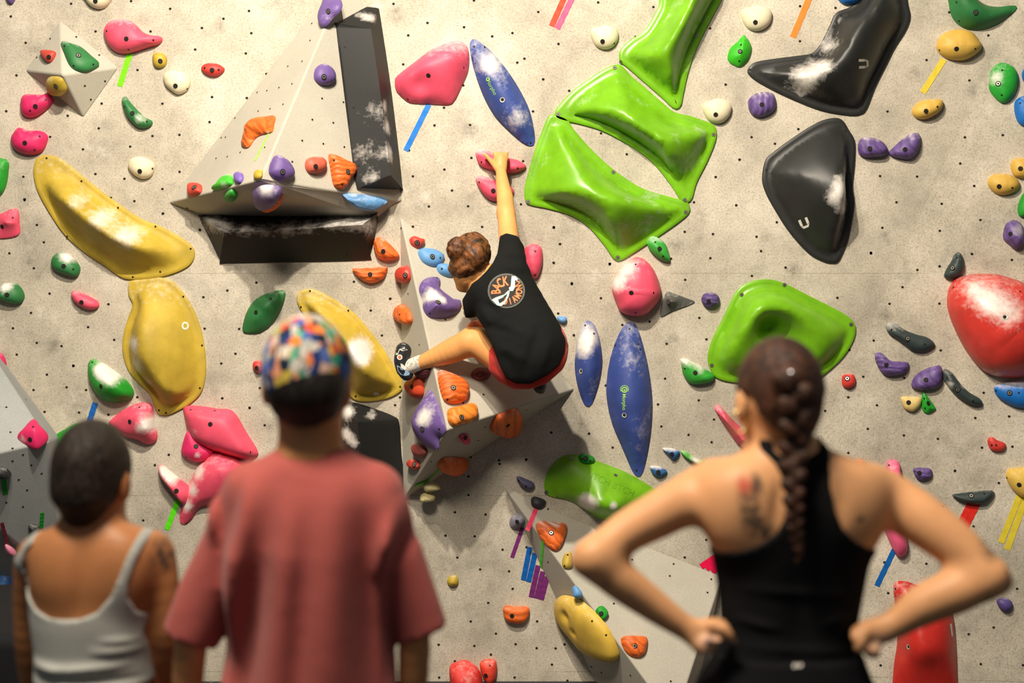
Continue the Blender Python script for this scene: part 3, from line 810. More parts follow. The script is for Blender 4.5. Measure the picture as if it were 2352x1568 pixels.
tape((232, 62, 30), 1300, -14, 1267, 60, 13, 'red-orange tape at the top edge beside a pink tape')
tape((240, 84, 130), 1316, -8, 1280, 66, 13, 'pink tape at the top edge beside a red-orange tape')
H(CREAM, "1356 75 1362 66 1385 60 1410 63 1420 76 1418 95 1405 110 1388 114 1370 107 1360 92", .05, 'cream round hold left of the lime green shells, near the top', bolts='1384 95', screws='1411 100')
H(PINK, "1092 350 1100 344 1115 343 1130 350 1165 362 1190 368 1208 380 1205 388 1190 395 1165 398 1140 392 1105 382 1096 368", .055, 'pink wing-shaped hold gripped by the climber', screws='1106 372 1189 386', top=.6)
H(PINK, "1092 410 1100 403 1120 407 1150 417 1175 430 1181 440 1175 450 1150 460 1130 461 1113 450 1100 432", .055, 'pink hold behind the climber\'s forearm', bolts='1133 438', screws='1101 418', top=.5)
# lime green shells
def shell(pts, ridge, label, **kw):
    kw.setdefault('top', 0); kw.setdefault('p', 1.15); kw.setdefault('rim', .036)
    return H(kw.pop('rgb', LIME), pts, .2, label, ridge=ridge, rough=kw.pop('rough', .32), name='climbing_volume', cat='climbing volume', screw=kw.pop('screw', RIVET), group=kw.pop('group', 'lime green moulded volumes'), smooth_it=5, **kw)
shell("1508 -90 1514 0 1505 30 1480 70 1450 90 1430 108 1422 122 1424 142 1440 155 1480 190 1520 225 1545 248 1557 250 1565 240 1570 215 1580 170 1600 110 1630 50 1662 -10 1705 -90",
      [[(1450, 130, .05), (1500, 130, .14), (1530, 120, .17), (1565, 60, .2), (1610, -30, .2), (1640, -80, .2)], [(1530, 120, .17), (1543, 175, .13), (1548, 225, .03)]],
      'lime green shell volume cut by the top edge, uppermost of the three', screws='1426 142 1545 248 1601 81', speck=6.0)
shell("1277 270 1275 255 1290 235 1320 205 1370 170 1400 153 1420 148 1432 155 1450 175 1480 200 1520 235 1550 258 1590 268 1635 285 1645 300 1643 325 1625 370 1600 420 1590 455 1580 465 1565 462 1540 425 1505 380 1470 350 1430 325 1380 300 1330 285 1295 278",
      [[(1300, 260, .04), (1380, 262, .12), (1450, 283, .19), (1505, 325, .2), (1540, 375, .15), (1567, 435, .04)], [(1450, 283, .19), (1420, 190, .06)], [(1505, 325, .2), (1620, 305, .09)]],
      'middle one of the three joined lime green shell volumes', screws='1412 155 1282 262 1448 336 1639 309 1573 459', speck=6.0)
shell("1255 275 1265 263 1280 265 1303 275 1320 300 1360 345 1410 390 1470 430 1530 450 1575 462 1584 475 1582 490 1560 510 1510 545 1450 585 1425 598 1410 595 1385 560 1350 520 1310 495 1260 480 1215 470 1205 455 1205 430 1215 390 1230 340 1245 300",
      [[(1235, 450, .05), (1300, 440, .15), (1370, 450, .2), (1420, 458, .2), (1490, 468, .13), (1560, 480, .04)], [(1370, 450, .2), (1405, 500, .17), (1418, 570, .03)], [(1370, 450, .2), (1320, 370, .12), (1270, 290, .04)]],
      'lowest of the three joined lime green shell volumes', screws='1258 268 1213 463 1335 511 1419 591 1575 487 1409 395', speck=6.0)
g4 = shell("1625 820 1635 780 1660 730 1690 670 1720 648 1760 641 1800 650 1860 680 1910 705 1945 725 1963 745 1962 775 1940 815 1905 850 1870 872 1800 885 1700 880 1650 870 1632 850",
      [[(1680, 820, .1), (1700, 760, .16), (1750, 710, .19), (1820, 715, .18), (1880, 760, .13), (1890, 800, .1)]],
      'lime green dished volume behind the braided woman\'s head', screws='1704 677 1802 654 1955 745 1635 839', dents=[(1800, 775, 60, .13), (1770, 750, 30, .06)], p=1.5)
g5 = shell("1250 1120 1253 1095 1270 1065 1300 1045 1340 1048 1390 1065 1440 1085 1500 1120 1530 1150 1480 1190 1430 1200 1400 1196 1370 1187 1340 1168 1310 1150 1275 1142 1257 1135",
      [[(1400, 1130, .12), (1375, 1155, .17), (1420, 1165, .15)]],
      'lime green moulded volume under the tip of the big blue almond hold', screws='1313 1053 1414 1091 1255 1130', chalk=[(1350, 1158, 15, 1.4), (1408, 1162, 7, 1.0)], p=1.7, rim=0)
M['emboss'] = mat_plain('embossed_lime', (96, 160, 22), 0.4)
stamp(g5, 'embossed_lettering', text_polys('ITCH BTCH', 1407, 1113, 21, 24), M['emboss'], 'faint darker green lettering')
tape((248, 132, 50), 1862, -12, 1821, 86, 14, 'orange tape at the top edge left of the black shoe-shaped volume')
H(BLUE, "1918 -22 1978 -22 1972 3 1950 11 1930 6", .05, 'blue hold cut by the top edge beside the black shoe-shaped volume')
H(CREAM, "1703 30 1710 20 1735 15 1760 18 1772 30 1770 50 1758 65 1738 72 1718 66 1706 50", .05, 'cream hold above the green leaf hold, near the top right', bolts='1735 51')
H((50, 176, 24), "1671 130 1678 110 1695 95 1708 81 1722 98 1726 115 1718 138 1700 154 1685 150 1674 142", .045, 'bright green leaf hold left of the black shoe-shaped volume', bolts='1700 118', screws='1702 103 1698 140', p=1.3)
H(PURP, "1718 240 1722 225 1740 213 1765 212 1778 220 1781 245 1770 260 1745 270 1725 262", .055, 'purple ridged hold under the toe of the black shoe-shaped volume', bolts='1750 240', ripple=(11.0, 5.0, 'X'), top=.5)
H(CREAM, "1613 245 1620 235 1645 227 1668 232 1680 245 1676 265 1662 280 1645 284 1628 277 1617 262", .05, 'cream hold right of the middle lime green shell', bolts='1644 263')
def dark(pts, ridge, label, **kw):
    return shell(pts, ridge, label, rgb=(40, 41, 40), rough=.45, screw=SCREW, group='black moulded volumes', **kw)
d1 = dark("1985 -60 1975 -10 1955 15 1920 30 1905 60 1885 100 1865 122 1835 128 1780 135 1735 143 1720 155 1717 168 1735 185 1780 210 1835 235 1890 255 1950 265 1975 263 1990 250 2010 200 2035 150 2055 110 2080 70 2090 40 2085 10 2068 -60",
     [[(1745, 165, .03), (1830, 178, .10), (1890, 170, .16), (1935, 140, .19), (1960, 80, .19), (2000, 20, .17), (2020, -40, .15)], [(1935, 140, .19), (1965, 225, .08)]],
     'black shoe-shaped volume at the top right', screws='1932 36 2060 96 1864 127 1722 160 1977 253', chalk=[(1850, 170, 20, .8), (1890, 150, 16, .8), (1915, 95, 12, .7), (1860, 195, 12, .6), (1925, 60, 12, .3)], p=1.5)
def u_mark(o, cx, cy, s, ang):
    a = math.radians(ang)
    segs = [[(-1, -1), (-.45, -1), (-.45, .45), (-1, .2)], [(1, -1), (.45, -1), (.45, .45), (1, .2)], [(-1, .3), (-.4, .55), (.4, .55), (1, .3), (.55, 1.05), (-.55, 1.05)]]
    pol = [[(cx + s * (x * math.cos(a) - y * math.sin(a)), cy + s * (x * math.sin(a) + y * math.cos(a))) for x, y in q] for q in segs]
    stamp(o, 'logo', pol, M['white_ink'], 'white U-shaped logo', .002)
u_mark(d1, 1983, 146, 11, -92)
d2 = dark("1750 410 1757 370 1775 350 1830 310 1880 280 1915 271 1935 277 1950 300 1963 325 1963 370 1958 430 1962 470 1950 540 1940 570 1925 600 1910 604 1890 600 1855 580 1810 530 1775 475 1757 440",
     [[(1930, 320, .05), (1935, 380, .15), (1940, 440, .2), (1930, 490, .15), (1910, 570, .05)], [(1940, 440, .2), (1850, 405, .13), (1775, 395, .04)]],
     'black rounded triangular volume right of the lime green shells', screws='1942 300 1760 390 1953 399 1819 537 1931 575', chalk=[(1930, 425, 16, .9), (1915, 455, 14, .8), (1935, 480, 10, .7)], p=1.35)
u_mark(d2, 1848, 512, 11, -22)
H(PURP, "1971 350 1972 325 1985 315 2010 318 2030 330 2038 345 2030 358 2000 362 1980 360", .06, 'left one of two purple ridged holds beside the black triangular volume', bolts='1998 341', ripple=(9.0, 7.0, 'DIAGONAL'), top=.6)
H(PURP, "2041 350 2055 335 2075 318 2095 306 2110 308 2112 330 2105 350 2090 365 2065 364 2045 358", .055, 'right one of two purple ridged holds beside the black triangular volume', bolts='2079 343', ripple=(9.0, 7.0, 'DIAGONAL'), top=.6)
H(DGREEN, "2178 -40 2180 15 2190 45 2210 63 2235 69 2265 66 2300 50 2330 25 2334 15 2322 13 2290 16 2260 10 2235 -12 2225 -40", .08, 'large green horn-shaped hold at the top right corner', bolts='2241 28', screws='2197 5 2203 48', bolt=BOLT, top=.35,
  ridge=[[(2205, -20, .08), (2240, 25, .085), (2280, 35, .06), (2322, 20, .02)]])
H(GOLD, "2151 105 2158 85 2178 72 2205 68 2230 75 2248 95 2253 110 2240 125 2215 138 2185 138 2162 128 2152 115", .075, 'large yellow oval hold under the green horn-shaped hold', bolts='2197 112', screws='2240 112 2158 115', top=.2)
tape((228, 206, 70), 2168, 136, 2119, 213, 14, 'yellow tape under the large yellow oval hold')
H(GOLD, "2095 262 2097 248 2115 232 2140 228 2162 230 2164 245 2150 262 2125 274 2105 272", .055, 'smaller yellow oval hold below the yellow tape', bolts='2127 255', screws='2153 245')
H((34, 160, 50), "2271 190 2275 165 2290 147 2310 146 2330 158 2338 185 2330 215 2315 233 2300 237 2285 225 2273 208", .055, 'green oval hold on the right-hand panel, near two blue holds', fr='right', bolts='2293 192', screws='2302 161 2301 218', bolt=BOLT, chalk=[(2288, 180, 12, .7)])
H(BLUE, "2347 168 2362 150 2385 160 2385 195 2355 192", .05, 'upper one of two blue holds cut by the right edge', fr='right')
H(BLUE, "2329 245 2335 228 2355 220 2385 222 2385 288 2350 290 2335 275", .05, 'lower one of two blue holds cut by the right edge', fr='right', screws='2343 237')
H(GOLD, "2322 375 2328 365 2350 362 2378 370 2378 402 2350 410 2330 405 2322 390", .05, 'yellow hold cut by the right edge, upper of a pair', fr='right', bolts='2344 387')
H(GOLD, "2268 422 2275 405 2295 398 2320 402 2338 415 2340 430 2325 443 2300 448 2280 440", .055, 'yellow hold with a dark bolt on the right-hand panel, lower of a pair', fr='right', bolts='2295 428', screws='2325 431')
H(GREEN, "2338 490 2340 465 2355 440 2385 438 2385 498 2350 500", .05, 'green hold cut by the right edge below the yellow pair', fr='right')
H(PURP, "2304 535 2310 515 2322 506 2337 508 2350 525 2353 550 2342 568 2330 572 2315 560 2305 550", .075, 'purple chalky hold at the right edge above the big red volume', fr='right', bolts='2321 537', ripple=(7.0, 5.0, 'DIAGONAL'), chalk=[(2340, 530, 9, 1.0)])
H(SLATE, "2168 633 2175 615 2185 600 2192 585 2202 579 2210 590 2213 615 2205 632 2190 641 2175 641", .05, 'small black-green hold touching the top of the big red volume', fr='right', bolts='2188 615', bolt=BOLT, screws='2173 633 2198 592')
r1 = H(RED, "2175 690 2180 660 2195 640 2230 630 2280 629 2320 638 2360 655 2405 690 2425 760 2405 830 2360 862 2320 868 2275 860 2245 840 2215 800 2190 750 2178 715", .24, 'big smooth red dome volume at the right edge', fr='right', bolts='2308 728', bolt=WASHER,
  screws='2190 660 2343 669 2235 832', chalk=[(2265, 690, 24, .75), (2310, 720, 26, .7), (2240, 660, 14, .4), (2300, 865, 10, .6), (2270, 860, 8, .6)], rough=.38, name='climbing_volume', cat='climbing volume', p=1.8)
stamp(r1, 'badge', [[(2188, 753), (2192, 752), (2202, 781), (2197, 783)]], M['white_ink'], 'small white strip badge')
H(SLATE, "2035 750 2040 741 2055 742 2080 758 2105 768 2130 775 2147 790 2140 800 2120 808 2095 805 2075 790 2055 775 2040 765", .045, 'long black crescent hold above the purple crescent hold', fr='right', bolts='2085 777', screws='2048 757 2124 790', bolt=BOLT, top=.55)
H(PURP, "2009 815 2018 808 2030 815 2045 828 2065 830 2085 832 2086 845 2075 858 2050 863 2030 860 2015 840", .05, 'purple crescent hold under the long black crescent hold', fr='right', bolts='2036 838', ripple=RIP, top=.35)
H(PURP, "2093 885 2100 865 2120 850 2145 840 2160 840 2164 858 2162 880 2145 893 2120 896 2100 893", .055, 'purple ridged hold above the small green triangle hold', fr='right', bolts='2127 872', ripple=(9.0, 6.0, 'DIAGONAL'), top=.3)
H(SLATE, "2165 855 2170 847 2185 855 2205 880 2225 900 2250 915 2256 928 2240 932 2220 925 2195 908 2175 885 2166 870", .045, 'black sausage hold sloping down below the big red volume', fr='right', bolts='2200 894', screws='2176 867 2235 921', bolt=BOLT, chalk=[(2180, 885, 8, .6), (2212, 885, 7, .5)])
H((226, 200, 128), "2070 912 2092 910 2115 913 2114 930 2100 944 2088 944 2075 935", .035, 'pale yellow half-round hold left of the small green triangle hold', fr='right', bolts='2087 924', top=.3)
H((30, 160, 40), "2120 900 2130 910 2148 935 2147 942 2130 950 2118 940 2117 920", .03, 'small green triangle hold under the purple ridged hold', fr='right', bolts='2132 926', screws='2123 915 2125 937', p=1.2)
H(BLUE, "2283 890 2300 880 2345 872 2385 876 2385 930 2340 936 2310 925 2290 910", .055, 'blue hold with chalked top under the big red volume', fr='right', bolts='2319 902', bolt=BOLT, screws='2340 902 2288 897', top=.9)
H(RED, "1934 865 1942 859 1958 858 1965 870 1962 885 1948 892 1935 885", .035, 'small red hold right of the dished green volume', fr='right', bolts='1946 869', bolt=BOLT)
H(RED, "2268 1010 2278 1003 2290 1010 2308 1018 2308 1030 2295 1037 2275 1032", .03, 'small red hold below the blue hold at the right', fr='right', screws='2278 1022 2288 1022')
H(PURP, "2097 1078 2105 1074 2130 1074 2140 1080 2138 1095 2120 1103 2105 1098", .035, 'small purple hold above the braided woman\'s right elbow', fr='right', bolts='2112 1086', ripple=RIP)
H((238, 96, 140), "2035 1072 2040 1057 2060 1057 2068 1075 2068 1120 2076 1200 2084 1250 2080 1270 2065 1278 2050 1260 2030 1215 2018 1190 2022 1130", .08, 'long pink hold seen above and below the braided woman\'s right arm', fr='right', screws='2042 1068', top=.3)
tape((10, 96, 178), 2054, 1262, 2014, 1345, 12, 'blue tape under the long pink hold', fr='right')
H(SLATE, "2187 1137 2200 1133 2240 1128 2278 1126 2282 1135 2270 1150 2255 1157 2225 1155 2200 1148", .04, 'black flat hold above two red tapes', fr='right', bolts='2231 1138', bolt=BOLT, screws='2261 1134', speck=20)
tape((222, 44, 34), 2229, 1156, 2204, 1204, 14, 'left one of two red tapes under the black flat hold', fr='right')
tape((222, 44, 34), 2245, 1156, 2215, 1216, 14, 'right one of two red tapes under the black flat hold', fr='right')
H((222, 186, 84), "2310 1090 2318 1076 2340 1073 2385 1076 2385 1140 2350 1142 2328 1127 2315 1108", .06, 'yellow hold cut by the right edge above two yellow tapes', fr='right', bolts='2341 1113', screws='2313 1097')
tape((226, 206, 60), 2342, 1138, 2299, 1246, 14, 'left one of two yellow tapes at the right edge', fr='right')
tape((226, 206, 60), 2358, 1138, 2313, 1262, 14, 'right one of two yellow tapes at the right edge', fr='right')
H((84, 68, 130), "2289 1380 2298 1372 2315 1374 2325 1385 2322 1398 2308 1404 2295 1395", .035, 'small dark purple hold below the braided woman\'s right elbow', fr='right')
r2 = H((200, 46, 38), "2052 1345 2065 1334 2090 1337 2130 1355 2175 1385 2190 1420 2196 1480 2199 1560 2199 1620 2125 1640 2055 1620 2052 1540 2060 1480 2060 1420 2055 1380", .16, 'smooth red slab volume low down at the right behind the forearm', fr='right', bolts='2087 1485', bolt=WASHER, screws='2057 1352', rough=.35, name='climbing_volume', cat='climbing volume',
  ridge=[[(2085, 1370, .06), (2110, 1430, .12), (2125, 1500, .16)]], p=2.0)
stamp(r2, 'badge', [[(2181, 1432), (2186, 1432), (2189, 1461), (2185, 1461)]], M['white_ink'], 'small white strip badge')
# centre right
H((82, 82, 78), "1517 726 1519 700 1524 685 1532 669 1545 673 1560 678 1578 685 1595 692 1580 701 1550 712 1535 719", .055, 'dark grey dimpled triangular hold right of the pink bulge hold', ridge=[[(1540, 692, .055), (1550, 694, .045)]], p=1.0, bolts='1536 693', bolt=BOLT, speck=20)
H((92, 70, 130), "1611 685 1618 674 1635 671 1650 680 1652 695 1642 705 1625 707 1614 698", .045, 'small round purple hold left of the dished green volume', bolts='1628 692', ripple=RIP)
H(PINK, "1405 665 1412 640 1430 615 1452 593 1475 593 1498 615 1512 645 1517 675 1505 700 1480 722 1450 725 1425 715 1415 695", .13, 'big pink bulging hold below the lime green shells', bolts='1450 672', screws='1460 607 1501 672 1460 718', chalk=[(1418, 650, 16, .9), (1440, 615, 14, .8)], p=2.1)
H((60, 170, 60), "1486 555 1495 543 1512 546 1528 560 1536 580 1538 600 1520 598 1502 585 1490 570", .045, 'green hold with chalked side on the corner of the lowest lime shell', bolts='1515 571', screws='1505 556 1523 588', top=.5, p=1.4, lift=.008)
H(PINK, "1205 570 1225 560 1243 568 1246 600 1238 630 1228 640 1210 630 1200 600", .06, 'pink hold half hidden behind the climber\'s right shoulder', screws='1229 577 1229 631')
surf("1340 742 1350 736 1362 742 1375 770 1383 820 1380 860 1370 900 1358 928 1348 932 1338 920 1325 880 1320 840 1323 800 1330 765", [[(1350, 750, .02), (1352, 800, .07), (1352, 860, .07), (1350, 915, .02)]],
     'smaller upright blue almond-shaped hold with chalky upper half', bolts='1335 852', screws='1344 747 1364 766', chalk=[(1350, 775, 16, .9), (1340, 805, 16, .7)])
b3 = surf("1435 745 1448 739 1460 745 1475 785 1490 850 1498 920 1495 990 1485 1050 1475 1085 1465 1093 1452 1080 1430 1030 1405 970 1393 910 1395 860 1405 810 1420 770", [[(1449, 758, .02), (1447, 830, .08), (1448, 920, .1), (1455, 1000, .08), (1465, 1075, .02)]],
     'largest upright blue almond-shaped hold bearing a green logo and word', bolts='1434 953', screws='1446 755 1466 790 1413 793 1462 1080 1470 802', chalk=[(1450, 830, 16, .2)])
stamp(b3, 'logo', ring_polys(1434.5, 895.5, 2.0, 2.01, n=4) + ring_polys(1434.5, 896, 0, 2.3, n=12) + ring_polys(1434.5, 895, 4.2, 7.0, n=18) + ring_polys(1434.5, 894, 8.3, 9.8, a0=150, a1=390, n=16), M['lime_ink'], 'green ring logo')
stamp(b3, 'lettering', text_polys('Morpho', 1433.5, 923, 11.5, 90, .02), M['lime_ink'], 'green lettering reading Morpho')
H((50, 160, 50), "1563 825 1575 823 1600 835 1625 850 1641 862 1635 875 1610 881 1585 880 1570 862 1565 840", .055, 'green half-moon hold with white chalk left of the dished green volume', bolts='1597 856', screws='1573 846', top=.9, chalk=[(1610, 848, 10, .6)])
H(PINK, "1641 936 1650 929 1680 960 1720 1000 1728 1024 1700 1024 1670 985 1648 952", .07, 'pink blade-shaped hold behind the braided woman\'s left ear', top=.4, p=1.3, screws='1651 953')
H((40, 100, 160), "1522 1029 1542 1029 1560 1035 1558 1045 1548 1055 1540 1050 1528 1038", .03, 'upper one of two small blue holds with chalked tops', bolts='1543 1043', top=.8)
H((40, 100, 160), "1493 1070 1515 1071 1532 1082 1520 1093 1508 1094 1498 1086", .03, 'lower one of two small blue holds with chalked tops', bolts='1512 1084', top=.8)
H((90, 180, 70), "1563 1036 1572 1034 1600 1052 1618 1060 1608 1070 1585 1058 1570 1047", .03, 'thin green and white hold above the braided woman\'s left shoulder', top=.4, chalk=[(1598, 1056, 10, .9)])
H((24, 140, 34), "1329 1050 1335 1041 1350 1042 1366 1052 1362 1062 1345 1067 1332 1060", .04, 'small bright green hold on the rim of the lower lime volume', bolts='1345 1053', screws='1337 1054 1356 1058', lift=.01)
H((84, 80, 110), "1186 1098 1192 1093 1210 1100 1225 1108 1228 1118 1215 1124 1198 1117", .035, 'small dusty violet hold left of the lower lime volume', screws='1208 1117 1192 1104', speck=14)
H((238, 120, 50), "1968 1056 1984 1058 1994 1078 1966 1078", .03, 'orange hold almost hidden behind the braided woman\'s right shoulder', fr='right')
# on and around the lower wedge
H((44, 44, 48), "1220 1145 1230 1142 1252 1152 1250 1163 1238 1170 1222 1162", .03, 'black speckled hold near the tip of the long grey wedge', fr='Dr', speck=30, lift=.002)
tape((244, 70, 110), 1233, 1164, 1211, 1218, 10, 'pink tape below the black speckled hold', fr='Dr')
H((128, 126, 140), "1175 1200 1178 1183 1190 1178 1203 1187 1206 1200 1195 1212 1182 1210", .045, 'grey-violet ball hold at the left side of the long grey wedge', fr='Dl', bolts='1188 1198', speck=14)
tape((118, 40, 112), 1200, 1212, 1176, 1280, 9, 'single purple tape below the grey-violet ball hold')
H(ORANGE, "1230 1207 1240 1198 1265 1200 1295 1203 1301 1215 1295 1240 1285 1260 1272 1266 1258 1255 1240 1232", .05, 'orange rippled hold with chalked top on the long grey wedge', fr='Dr', bolts='1266 1223', bolt=BOLT, ripple=RIPX, top=.6, chalk=[(1275, 1202, 8, .8)], lift=.002)
tape((90, 225, 30), 1248, 1238, 1242, 1303, 8, 'green tape on the side of the long grey wedge', fr='Dl')
tape((10, 92, 178), 1217, 1256, 1202, 1332, 12, 'left one of two blue tapes by the long grey wedge')
tape((10, 92, 178), 1229, 1270, 1214, 1336, 12, 'right one of two blue tapes by the long grey wedge')
for i, (x0, y0, x1, y1) in enumerate([(1236, 1298, 1220, 1371), (1247, 1312, 1232, 1374), (1257, 1324, 1243, 1377)]):
    tape((112, 40, 110), x0, y0, x1, y1, 12, ['left', 'middle', 'right'][i] + ' one of three purple tapes by the long grey wedge')
H(MUST, "1291 1295 1295 1275 1308 1268 1314 1285 1312 1303 1298 1306", .03, 'small yellow hold beside the braided woman\'s left elbow', fr='Dr', screws='1304 1274 1297 1299', lift=.002)
H(MUST, "1027 1335 1032 1324 1045 1320 1053 1330 1050 1343 1035 1346", .03, 'small yellow hold beside the man\'s right sleeve', p=1.5)
H(ORANGE, "1156 1395 1165 1390 1185 1392 1212 1393 1216 1408 1205 1426 1185 1430 1165 1425 1157 1412", .045, 'orange bread-shaped hold at the bottom centre', bolts='1176 1414', ripple=(8.0, 5.0, 'Y'), p=2.6)
H(SKY, "1314 1350 1322 1347 1335 1363 1333 1373 1320 1372 1315 1362", .03, 'tiny blue hold above the yellow oval hold', fr='Dr', lift=.002)
H((220, 184, 74), "1282 1380 1288 1368 1305 1367 1335 1378 1370 1408 1400 1445 1420 1490 1422 1508 1412 1515 1385 1508 1350 1490 1320 1455 1295 1425 1283 1400", .07, 'long yellow oval hold with thumb dents on the long grey wedge', fr='Dl', p=2.6, dents=[(1300, 1415, 14, .02), (1325, 1392, 12, .015), (1322, 1450, 9, .01)], screws='1360 1426 1392 1458', lift=.004)
H((30, 160, 44), "1368 1403 1380 1393 1395 1410 1383 1425", .03, 'small green block hold between the yellow oval and the forearm', fr='Dr', p=3.0, bolts='1381 1409', lift=.002)
H(ORANGE, "1427 1465 1450 1461 1480 1463 1486 1475 1480 1500 1465 1510 1445 1505 1430 1485", .045, 'orange knobbly hold at the bottom of the long grey wedge', fr='Dr', bolts='1458 1483', bolt=BOLT, ripple=RIPX, noisy=.15, lift=.002)
for i, (x0, y0, x1, y1) in enumerate([(1648, 1276, 1610, 1301), (1662, 1280, 1622, 1306), (1674, 1287, 1635, 1313)]):
    tape((240, 16, 80), x0, y0, x1, y1, 14, ['uppermost', 'middle', 'lowest'][i] + ' of three crimson tapes left of the black tank top')
H((222, 56, 50), "1033 1530 1045 1520 1070 1515 1095 1530 1108 1560 1110 1620 1070 1630 1038 1610 1033 1560", .11, 'large red hold at the bottom edge beside the man', p=2.2, chalk=[(1078, 1560, 10, .3)])
H((230, 70, 50), "1102 1530 1105 1518 1120 1513 1137 1515 1142 1535 1135 1565 1120 1570 1108 1550", .05, 'small red hold leaning on the large red hold at the bottom edge', bolts='1116 1551', screws='1125 1528')
# on and around the middle wedge
H((206, 70, 56), "940 550 948 545 960 550 972 553 972 563 960 570 945 563", .035, 'small red spool-shaped hold near the top of the middle wedge', fr='Cm', bolts='958 557', bolt=BOLT, top=.2, lift=.002)
H(SKY, "960 577 975 572 1000 577 1018 590 1012 605 995 612 975 605 964 592", .04, 'sky blue hold left of the climber\'s head', fr='Cm', bolts='993 589', bolt=BOLT, screws='1011 592', lift=.002)
H(SKY, "1002 612 1015 608 1040 615 1048 630 1030 636 1010 628", .04, 'sky blue hold partly behind the climber\'s head', fr='Cm', screws='1015 617', lift=.002)
H((210, 66, 52), "917 625 922 614 935 610 942 620 943 640 933 650 920 645", .04, 'small red pitted hold on the left edge of the middle wedge', fr='Cl', bolts='931 632', bolt=BOLT, lift=.002, speck=30)
H(ORANGE, "858 560 865 545 880 547 900 565 917 585 912 595 885 598 865 588", .06, 'upper one of two orange holds right of the wide black block', bolts='880 577', ripple=RIPX, top=.4)
H(ORANGE, "810 617 830 616 885 612 889 622 880 640 855 650 835 645 818 632", .05, 'lower one of two orange holds right of the wide black block', bolts='850 630', ripple=RIP, top=.4)
H(PURP, "962 665 970 645 990 637 1008 640 1010 653 1008 665 1022 678 1040 688 1055 690 1058 705 1045 722 1015 731 985 728 972 710 970 690", .09, 'large purple crescent hold with white chalk under the climber\'s head', fr='Cm', bolts='1006 694', bolt=BOLT, screws='987 720 1003 638',
  ridge=[[(982, 660, .06), (992, 698, .09), (1040, 708, .06)]], chalk=[(996, 675, 12, 1.3), (1018, 690, 8, .9)], lift=.002)
H(ORANGE, "912 725 915 705 928 699 942 715 948 735 940 745 920 738", .04, 'orange hold on the left side of the middle wedge above the shoe', fr='Cl', ripple=RIPX, screws='918 722', lift=.002)
H(ORANGE, "1072 755 1078 742 1095 737 1110 742 1130 765 1120 780 1080 772", .05, 'orange striped hold just above the climber\'s knee', fr='Cm', bolts='1110 760', bolt=BOLT, ripple=RIPX, top=.4, lift=.002)
H(SKY, "1280 727 1298 727 1302 735 1295 742 1283 738", .03, 'small pale blue hold at the climber\'s right hip')
H((104, 44, 50), "958 845 985 843 986 860 975 869 963 862", .035, 'dark maroon hold under the climber\'s ankle', fr='Cl', lift=.002)
H((214, 74, 36), "940 880 950 868 970 860 974 885 972 908 960 914 948 903", .05, 'rust orange hold under the climber\'s shoe', fr='Cl', bolts='946 888', lift=.002)
H((120, 44, 50), "1082 860 1090 848 1110 847 1125 855 1120 870 1100 874 1086 868", .04, 'maroon hold under the climber\'s thigh', fr='Cm', bolts='1102 860', bolt=BOLT, lift=.002)
H(ORANGE, "1005 855 1015 853 1040 862 1065 875 1075 895 1070 918 1050 927 1025 925 1015 910 1007 880", .055, 'large orange wavy hold in the middle of the middle wedge', fr='Cm', bolts='1041 890', bolt=BOLT, ripple=RIP, top=.5, screws='1028 917', lift=.004)
H((246, 140, 44), "1027 950 1030 940 1055 935 1080 928 1093 940 1092 960 1080 970 1060 975 1042 980 1030 970", .045, 'light orange oblong hold below the large orange wavy hold', fr='Cm', bolts='1060 958', bolt=BOLT, ripple=RIPX, p=2.6, lift=.004)
H(PURP, "948 965 955 950 970 935 980 905 990 896 1002 915 1015 950 1025 985 1022 995 1010 1005 1008 1030 1000 1032 975 1020 960 995 950 980", .11, 'large purple twisted hold with white chalk on the wedge\'s left side', fr='Cl', screws='1009 985', bolts='970 985', bolt=BOLT,
  ridge=[[(992, 915, .05), (985, 960, .1), (995, 1000, .08)]], chalk=[(962, 960, 14, 1.2), (980, 930, 8, .8)], lift=.002)
H((150, 70, 66), "953 1022 965 1018 978 1028 981 1042 972 1050 960 1045", .035, 'dull red hold below the large purple twisted hold', fr='Cl', speck=14, lift=.002)
H((196, 70, 56), "941 1060 950 1053 962 1060 965 1072 957 1078 945 1070", .03, 'small red hold low on the middle wedge above the man\'s shoulder', fr='Cl', bolts='952 1066', bolt=BOLT, lift=.002)
H(ORANGE, "1125 982 1140 955 1160 945 1185 938 1197 955 1195 975 1180 992 1155 996 1135 990", .05, 'orange fluted hold on the shaded underside of the middle wedge', fr='Cu', bolts='1167 977', ripple=(9.0, 4.0, 'DIAGONAL'), top=.3, lift=.002)
H(HOT, "1054 1003 1060 997 1072 996 1077 1005 1070 1012 1060 1012", .03, 'tiny hot pink ring hold under the middle wedge', fr='Cu', bolts='1069 1005', lift=.002)
H(ORANGE, "1005 1070 1015 1053 1035 1049 1068 1052 1071 1060 1055 1068 1040 1077 1020 1076", .06, 'orange rail hold with one white end under the middle wedge', fr='Cu', chalk=[(1058, 1056, 8, 1.6)], lift=.002)
tape((100, 235, 40), 1010, 1076, 975, 1109, 8, 'thin green tape hanging off the orange rail hold', fr='Cu')
tape((100, 235, 40), 984, 1101, 953, 1114, 11, 'short wide green tape above the two cream holds', fr='Cu', lift=.004)
H((220, 206, 150), "972 1113 985 1105 1005 1110 1012 1122 995 1127 978 1128", .05, 'upper one of two cream holds at the lower tip of the middle wedge', chalk=[(990, 1110, 6, .3)], lift=.06)
H((214, 200, 146), "966 1137 980 1130 998 1137 998 1148 980 1152 966 1150", .05, 'lower one of two cream holds at the lower tip of the middle wedge', lift=.05)
